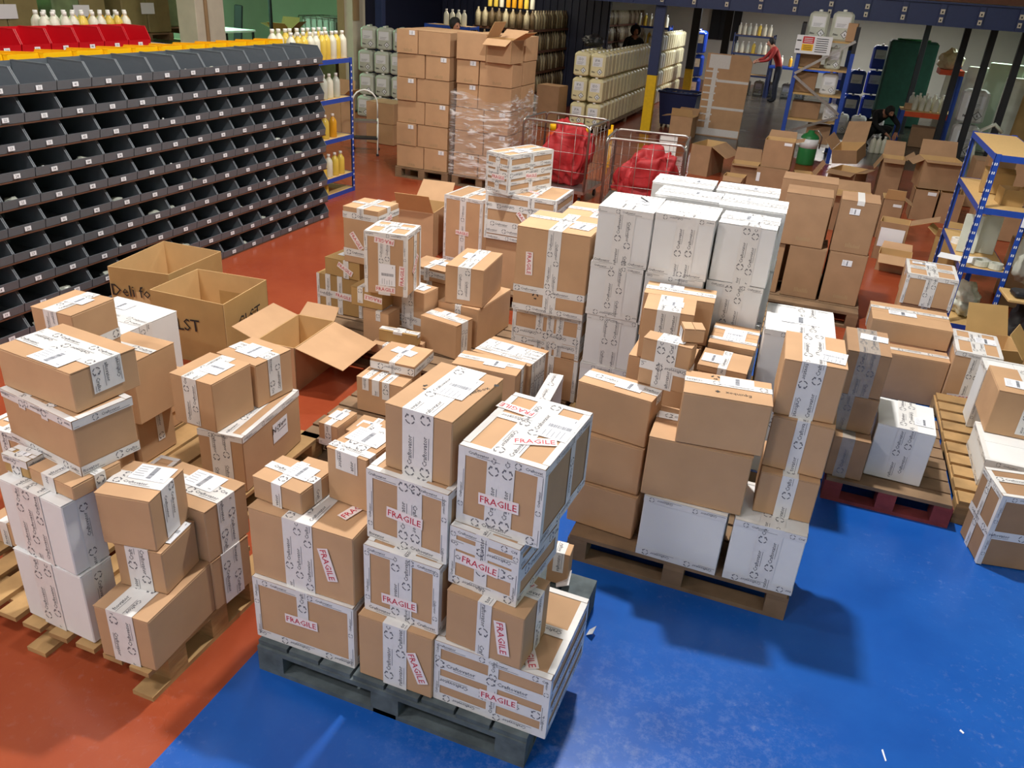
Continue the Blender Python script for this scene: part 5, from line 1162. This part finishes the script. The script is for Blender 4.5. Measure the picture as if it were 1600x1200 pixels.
slab_thing('notice_sheet', 'pale notice hanging from the front right post of right blue shelving', 'paper', 1.86, 7.985, 1.0, .16, .004, .36, -2, PAPER)
def roll(label, x, y, z, r, h, m, hollow=True):
    mb = MB(); n = 16; vs = []; 
    for rr, zz in ((r, 0), (r, h), (r*.6, h), (r*.6, 0)):
        vs += [(rr*math.cos(2*math.pi*j/n), rr*math.sin(2*math.pi*j/n), zz) for j in range(n)]
    mb.add(vs, [(a*n+j, a*n+(j+1) % n, ((a+1) % 4)*n+(j+1) % n, ((a+1) % 4)*n+j) for a in range(4) for j in range(n)], 0, False)
    return tag(mb.obj('tape_roll', m, None, (x, y, z)), label, 'tape roll')
roll('white tape roll lying on the third shelf of right blue shelving', 1.50, 8.9, .582, .07, .05, CAPW)
roll('clear tape roll at the front of the third shelf of right blue shelving', 1.60, 8.14, .586, .07, .05, JUGW)
roll('clear tape roll beside another on the third shelf of right blue shelving', 1.72, 8.10, .586, .06, .05, JUGW)
def blob(name, label, cat, x, y, z, sx, sy, sz, m, seed, fr=4, am=.3):
    bm = bmesh.new(); bmesh.ops.create_icosphere(bm, subdivisions=4, radius=1)
    for v in bm.verts:
        p = v.co.copy(); q = 1+am*mnoise.noise(p*fr*.5+Vector((seed, 0, 0)))-am*abs(mnoise.noise(p*fr+Vector((0, seed, 0))))
        v.co = Vector((p.x*sx*q, p.y*sy*q, (max(p.z*q, -.7)+.7)*sz))
    me = bpy.data.meshes.new(name); bm.to_mesh(me); bm.free(); me.materials.append(m)
    for p in me.polygons: p.use_smooth = True
    o = bpy.data.objects.new(name, me); COL.objects.link(o); o.location = (x, y, z); return tag(o, label, cat)
blob('plastic_bundle', 'bundle of clear plastic on the lowest shelf of right blue shelving', 'bag', 1.62, 8.5, .042, .15, .3, .16, PLAST, 3.1)
blob('black_sack', 'shiny black sack on the floor at the right edge under the shelving', 'sack', 2.12, 7.75, 0, .26, .3, .26, DARK, 5.5)
blob('black_sack', 'low black sack in front of the other at the right edge', 'sack', 1.98, 7.2, 0, .2, .2, .14, DARK, 9.5)
blob('plastic_bundle', 'clear bundle of bottles hanging right of the blue shelving', 'bag', 2.05, 8.3, .45, .16, .2, .30, JUGW, 7.3)
slab_thing('black_pouch', 'flat black pouch lying on a board at the right edge', 'pouch', 2.0, 7.62, .51, .4, .16, .05, 8, DARK)
slab_thing('shelf_plank', 'chipboard plank under the black pouch at the right edge', 'board', 2.05, 7.66, .475, .6, .34, .03, 4, CHIP)
open_carton('open torn carton at the right edge behind the long white box', 1.95, 6.35, 0, -20, .4, .36, .42, (40, 20, 75, 50), (), 'o', (.26, .2, .3, .2))

# ------------------------------------------------------------------ green-lit store beyond the pillars
g_ = 'wrapped loads in the green-lit store'
GRL = mat('green_wrap', rgb(120, 140, 100), .4, .3, 6, .3); GRB = mat('store_carton', rgb(140, 128, 84), .7, .2, 5, .1)
for i, (x, y, z, w_, d_, h_) in enumerate(((-11.2, 7.2, 0, 1.1, 1.1, 1.1), (-11.3, 7.2, 1.25, 1.1, 1.1, .9), (-11.2, 8.7, 0, 1.1, 1.1, 1.15), (-11.2, 8.7, 1.3, 1.1, 1.1, .9), (-11.3, 10.2, 0, 1.1, 1.1, 1.2), (-11.4, 10.2, 1.35, 1.0, 1.0, .8), (-11.2, 5.6, 0, 1.1, 1.1, 1.1), (-11.2, 5.6, 1.25, 1.1, 1.1, .9), (-11.6, 11.6, 0, 1.2, 1.2, 1.2), (-11.5, 11.6, 1.35, 1.1, 1.1, .85), (-11.9, 13.0, 0, 1.2, 1.2, 1.25), (-11.9, 13.0, 1.4, 1.1, 1.1, .7))):
    t = thing('wrapped_load', 'green-lit wrapped pallet load in the store, %s' % ('lower front', 'upper front', 'lower second', 'upper second', 'lower third', 'upper third', 'lower nearest', 'upper nearest', 'lower fourth', 'upper fourth', 'lower by the pillar', 'upper by the pillar')[i], 'pallet load', (x, y, z), R((i*37) % 7-3), g_)
    for q in range(2):
        for s in range(2):
            MB().cbox(-w_/2+q*w_/2+.005, q*w_/2-.005, -d_/2+s*d_/2+.005, s*d_/2-.005, .125, h_-.01, .02).obj('carton', GRB if (i+q+s) % 3 else GRL, t)
    for q in range(3): MB().box(-w_/2, w_/2, -d_/2+q*(d_-.1)/2, -d_/2+q*(d_-.1)/2+.1, .0, .10).obj('pallet_block', WOODD, t)
    MB().box(-w_/2, w_/2, -d_/2, d_/2, .10, .123).obj('pallet_deck', WOODD, t)
    MB().box(.02+w_/2-.008, .02+w_/2-.004, -.15, .15, h_*.5, h_*.7).obj('paper_label', PAPER, t)
ib = thing('bulk_tank', 'white caged bulk liquid tank in the green-lit store', 'tank', (-13.0, 20.3, 0))
MB().cbox(-.5, .5, -.55, .55, .55, 1.5, .08).obj('tank', WHITEB, ib); MB().box(-.55, .55, -.6, .6, 0, .53).obj('pallet_base', WOODD, ib)
mb = MB()
for z in (.6, .9, 1.2, 1.52): mb.tube([(-.54, -.59, z), (.54, -.59, z), (.54, .59, z), (-.54, .59, z)], .014, 6, 0, True)
for i in range(7):
    for s in (-1, 1): mb.tube([(-.54+i*.18, s*.59, .54), (-.54+i*.18, s*.59, 1.52)], .012, 6); mb.tube([(s*.54, -.59+i*.197, .54), (s*.54, -.59+i*.197, 1.52)], .012, 6)
stuff(mb.obj('cage', STEEL, ib))
open_carton('open carton standing before the green wall of the store', -13.2, 18.6, 0, 10, .5, .5, 1.25, (30, 40, 60, 20), (), 'o', (.3, .3, .3, .3))
for i, (x, y, w_, h_) in enumerate(((-13.2, 16.6, .5, .8), (-13.2, 17.3, .5, .6), (-13.6, 15.2, .6, .95), (-13.4, 14.6, .7, .9))):
    bulk('dim carton before the store green wall, %s from the left' % ('third', 'fourth', 'second', 'first')[i], x, y, 0, 4*i, w_, .5, h_, None, kind='o', marks=False)
dk2 = thing('store_desk', 'dark desk frame with white top in the green-lit store', 'desk', (-12.6, 15.2, 0))
MB().box(-.4, .4, -.9, .9, 1.3, 1.34).obj('desk_top', WHITEB, dk2)
for sx in (-.36, .36):
    for sy in (-.85, .85): MB().box(sx-.02, sx+.02, sy-.02, sy+.02, 0, 1.299).obj('leg', BLACKS, dk2)
blob('dark_bundle', 'dark bundle on the desk in the green-lit store', 'bag', -12.6, 15.0, 1.341, .2, .35, .2, DARK, 2.2)
blob('plastic_bundle', 'pale plastic bundle on the floor of the green-lit store', 'bag', -11.6, 15.2, 0, .5, .9, .55, PLAST, 8.2)
slab_thing('leaning_plank', 'dark plank leaning against the green wall of the store', 'board', -14.0, 17.6, 0, .2, .08, 1.75, 20, BLACKS, (-6, 4))
mb = MB(); mb.tube([(-12.0, 16.4, 0), (-12.0, 16.4, 4.4)], .04); tag(mb.obj('thin_post', BLACKS), 'thin dark post rising in the green-lit store', 'post')
jug(JB, 'blue bottle-shaped can beside the far blue shelf', -7.75, 15.6, 1.8, 0, None, .4) if False else None

# ------------------------------------------------------------------ people
def person(label, x, y, z, rz, J, E, cols, hairshape=True, face_dir=(0, -1, 0), hair=HAIR, sc=1):
    """J: joint name -> (pos, radius); E: edges; body grown as one skin, coloured by the nearest bone"""
    names = list(J); me = bpy.data.meshes.new('body'); me.from_pydata([J[n][0] for n in names], [(names.index(a), names.index(b)) for a, b in E], [])
    o = bpy.data.objects.new('tmp', me); COL.objects.link(o)
    sk = o.modifiers.new('s', 'SKIN'); sk.use_smooth_shade = True
    for i, n in enumerate(names):
        sv = me.skin_vertices[0].data[i]; r = J[n][1]; sv.radius = r if isinstance(r, tuple) else (r, r); sv.use_root = (n == 'pelvis')
    o.modifiers.new('u', 'SUBSURF').levels = 2
    dg = bpy.context.evaluated_depsgraph_get(); em = bpy.data.meshes.new_from_object(o.evaluated_get(dg)); bpy.data.objects.remove(o)
    em.name = 'person'; em.materials.clear(); ml = [cols[k] for k in cols]; idx = {k: i for i, k in enumerate(cols)}
    for m_ in ml: em.materials.append(m_)
    P_ = np.array([J[n][0] for n in names]); 
    def part(n):
        if n in ('head', 'skull', 'chin', 'neck', 'nose') or n.startswith(('hand', 'fing', 'thumb')): return 'skin'
        if n.startswith('foot') or n.startswith('toe'): return 'shoe'
        if n.startswith(('knee', 'ankle', 'thigh')): return 'trousers'
        return 'top'
    seg = [(np.array(J[a][0]), np.array(J[b][0]), part(b) if part(b) != 'top' or part(a) == 'top' else part(a)) for a, b in E]
    for p in em.polygons:
        c = np.array(p.center); best = None
        for a, b, q in seg:
            t = np.clip(np.dot(c-a, b-a)/max(np.dot(b-a, b-a), 1e-9), 0, 1); d = np.linalg.norm(c-a-t*(b-a))
            if best is None or d < best[0]: best = (d, q)
        p.material_index = idx[best[1]]; p.use_smooth = True
    po = bpy.data.objects.new('person', em); COL.objects.link(po); po.location = (x, y, z); po.rotation_euler = (0, 0, R(rz)); po.scale = (sc, sc, sc)
    tag(po, label, 'person')
    h = Vector(J['head'][0]); s = Vector(J['skull'][0]); fd = Vector(face_dir).normalized(); up = (s-h).normalized()
    if hairshape:
        bm = bmesh.new(); bmesh.ops.create_icosphere(bm, subdivisions=3, radius=.104)
        for v in list(bm.verts):
            if v.co.dot(fd) > .035 and v.co.dot(up) < .05: v.co *= .8
        bmesh.ops.translate(bm, verts=bm.verts, vec=h+up*.045-fd*.02); hm = bpy.data.meshes.new('hair'); bm.to_mesh(hm); bm.free(); hm.materials.append(hair)
        for p in hm.polygons: p.use_smooth = True
        ho = bpy.data.objects.new('hair', hm); COL.objects.link(ho); ho.parent = po
    sd = fd.cross(up).normalized(); mb = MB()
    for sgn in (-1, 1):
        c = h+fd*.088+sd*sgn*.032+up*.012; mb.lathe([(.001, -.009), (.008, -.005), (.009, 0), (.008, .005), (.001, .009)], 8, c)
    mb.beam(h+fd*.088+sd*.022-up*.05, h+fd*.088-sd*.022-up*.05, .006, .006)
    mb.obj('face_features', HAIR, po)
    return po
def hand(J, E, side, wrist, dirv, palm, curl=.5, s=1):
    """palm with five unequal fingers"""
    W_ = Vector(wrist); D_ = Vector(dirv).normalized(); N_ = Vector(palm).normalized(); S_ = D_.cross(N_).normalized()
    J['hand'+side] = (tuple(W_+D_*.05), (.04, .022)); E.append(('wrist'+side, 'hand'+side))
    for i, (o_, L_) in enumerate(((.030, .070), (.010, .080), (-.010, .075), (-.028, .058))):
        a = W_+D_*.085+S_*o_; b = a+(D_*math.cos(curl*.6)+N_*math.sin(curl*.6))*L_*.55; c = b+(D_*math.cos(curl*1.6)+N_*math.sin(curl*1.6))*L_*.5
        for k, (p, r) in enumerate(((a, .011), (b, .0095), (c, .008))): J['fing%s%d%d' % (side, i, k)] = (tuple(p), r)
        E += [('hand'+side, 'fing%s%d0' % (side, i)), ('fing%s%d0' % (side, i), 'fing%s%d1' % (side, i)), ('fing%s%d1' % (side, i), 'fing%s%d2' % (side, i))]
    a = W_+D_*.03+S_*.036; b = a+(D_*.6+S_*.7+N_*.3).normalized()*.035; c = b+(D_*.9+N_*.4).normalized()*.03
    for k, (p, r) in enumerate(((a, .012), (b, .011), (c, .009))): J['thumb%s%d' % (side, k)] = (tuple(p), r)
    E += [('wrist'+side, 'thumb%s0' % side), ('thumb%s0' % side, 'thumb%s1' % side), ('thumb%s1' % side, 'thumb%s2' % side)]
def stand_pose(lean, arms, headf, kneel=False):
    J = {}; E = []
    l = lean
    J['pelvis'] = ((0, 0, .95), (.15, .11)); J['waist'] = ((0, -.06*l, 1.10), (.145, .10)); J['chest'] = ((0, -.22*l, 1.30), (.17, .12)); J['top'] = ((0, -.34*l, 1.44), (.10, .08))
    J['neck'] = ((0, -.40*l, 1.51), .055); J['head'] = ((0, -.40*l-.05*headf-.02, 1.63-.05*headf), (.078, .095)); J['skull'] = ((0, -.40*l-.06*headf, 1.71-.06*headf), (.07, .08))
    J['nose'] = ((0, -.40*l-.05*headf-.125, 1.615-.07*headf), .013)
    E += [('pelvis', 'waist'), ('waist', 'chest'), ('chest', 'top'), ('top', 'neck'), ('neck', 'head'), ('head', 'skull'), ('head', 'nose')]
    for s, nm in ((-1, 'L'), (1, 'R')):
        J['thigh'+nm] = ((s*.10, -.01, .86), .095); J['knee'+nm] = ((s*.11, -.03, .50), .066); J['ankle'+nm] = ((s*.115, .02, .10), .046); J['foot'+nm] = ((s*.12, -.03, .045), .045); J['toe'+nm] = ((s*.13, -.15, .035), .035)
        E += [('pelvis', 'thigh'+nm), ('thigh'+nm, 'knee'+nm), ('knee'+nm, 'ankle'+nm), ('ankle'+nm, 'foot'+nm), ('foot'+nm, 'toe'+nm)]
        el, wr = arms[nm]
        J['shoulder'+nm] = ((s*.19, -.30*l, 1.41), .065); J['elbow'+nm] = (el, .048); J['wrist'+nm] = (wr, .034)
        E += [('top', 'shoulder'+nm), ('shoulder'+nm, 'elbow'+nm), ('elbow'+nm, 'wrist'+nm)]
        d = Vector(wr)-Vector(el); hand(J, E, nm, wr, d, (0, -.3, -1), .6)
    return J, E
cols = lambda top, tr, sh: {'skin': SKIN, 'top': top, 'trousers': tr, 'shoe': sh}
J, E = stand_pose(.8, {'L': ((-.27, -.42, 1.16), (-.16, -.62, 1.10)), 'R': ((.27, -.40, 1.14), (.14, -.62, 1.08))}, .9)
person('person in red jacket and dark trousers, head bent, standing at the far bench', -1.55, 26.0, 0, -75, J, E, cols(CLOTHJ, CLOTHB, CLOTHK))
J, E = stand_pose(.4, {'L': ((-.28, -.20, 1.14), (-.20, -.42, 1.12)), 'R': ((.28, -.20, 1.14), (.18, -.42, 1.10))}, .5)
pp = person('person in black hooded top behind the row of cream jerrycans', -4.92, 21.45, .16, 30, J, E, cols(CLOTHK, CLOTHK, CLOTHK))
bm = bmesh.new(); bmesh.ops.create_icosphere(bm, subdivisions=3, radius=.135)
for v in list(bm.verts):
    if v.co.y < -.05 and abs(v.co.x) < .09 and -.09 < v.co.z < .08: v.co.y = -.02
hd_ = Vector(J['head'][0]); bmesh.ops.translate(bm, verts=bm.verts, vec=hd_+Vector((0, .035, .03))); me = bpy.data.meshes.new('hood'); bm.to_mesh(me); bm.free(); me.materials.append(CLOTHK)
ho = bpy.data.objects.new('hood', me); COL.objects.link(ho); ho.parent = pp
MB().box(-.5, .3, -.35, .35, 0, .16).obj('standing_platform', WOODD, None, (-4.95, 21.45, 0))
tag(bpy.data.objects['standing_platform'], 'low timber platform beneath the black-hooded person', 'platform')
J, E = stand_pose(.3, {'L': ((-.28, -.15, 1.14), (-.22, -.40, 1.12)), 'R': ((.28, -.15, 1.14), (.2, -.40, 1.10))}, .4)
YTOP = mat('yellow_top', rgb(190, 180, 50), .8, .1, 10)
person('person in yellow top with black hair behind the tall brown stacks', -6.30, 13.6, .30, 60, J, E, cols(YTOP, CLOTHB, CLOTHK))
MB().box(-.5, .5, -.4, .4, 0, .30).obj('standing_platform', WOODD, None, (-6.3, 13.6, 0))
tag(bpy.data.objects['standing_platform.001'], 'low timber platform behind the tall brown stacks', 'platform')
# crouching figure
J = {}; E = []
J['pelvis'] = ((0, .18, .34), (.15, .13)); J['waist'] = ((0, .12, .48), (.15, .12)); J['chest'] = ((0, -.04, .64), (.175, .13)); J['top'] = ((0, -.16, .72), (.10, .09)); J['neck'] = ((0, -.24, .74), .055)
J['head'] = ((0, -.34, .74), (.08, .09)); J['skull'] = ((0, -.36, .81), (.07, .08)); J['nose'] = ((0, -.445, .70), .013)
E += [('pelvis', 'waist'), ('waist', 'chest'), ('chest', 'top'), ('top', 'neck'), ('neck', 'head'), ('head', 'skull'), ('head', 'nose')]
for s, nm in ((-1, 'L'), (1, 'R')):
    J['thigh'+nm] = ((s*.12, .08, .34), .1); J['knee'+nm] = ((s*.20, -.26, .42), .07); J['ankle'+nm] = ((s*.17, .02, .10), .047); J['foot'+nm] = ((s*.17, -.04, .045), .045); J['toe'+nm] = ((s*.19, -.16, .035), .036)
    E += [('pelvis', 'thigh'+nm), ('thigh'+nm, 'knee'+nm), ('knee'+nm, 'ankle'+nm), ('ankle'+nm, 'foot'+nm), ('foot'+nm, 'toe'+nm)]
    J['shoulder'+nm] = ((s*.19, -.14, .70), .066); J['elbow'+nm] = ((s*.28, -.36, .50), .05); J['wrist'+nm] = ((s*.12, -.52, .36), .035)
    E += [('top', 'shoulder'+nm), ('shoulder'+nm, 'elbow'+nm), ('elbow'+nm, 'wrist'+nm)]
    hand(J, E, nm, J['wrist'+nm][0], (-s*.5, -.5, -.4), (0, 0, -1), .6)
person('person in black crouching beside white bottles in the dim bay', 1.02, 19.2, 0, 35, J, E, cols(CLOTHK, CLOTHK, CLOTHK))
blob('black_bag', 'black holdall on the dim jerrycan row near the bottle wall', 'bag', -4.78, 17.3, 1.575, .22, .3, .14, DARK, 1.1)
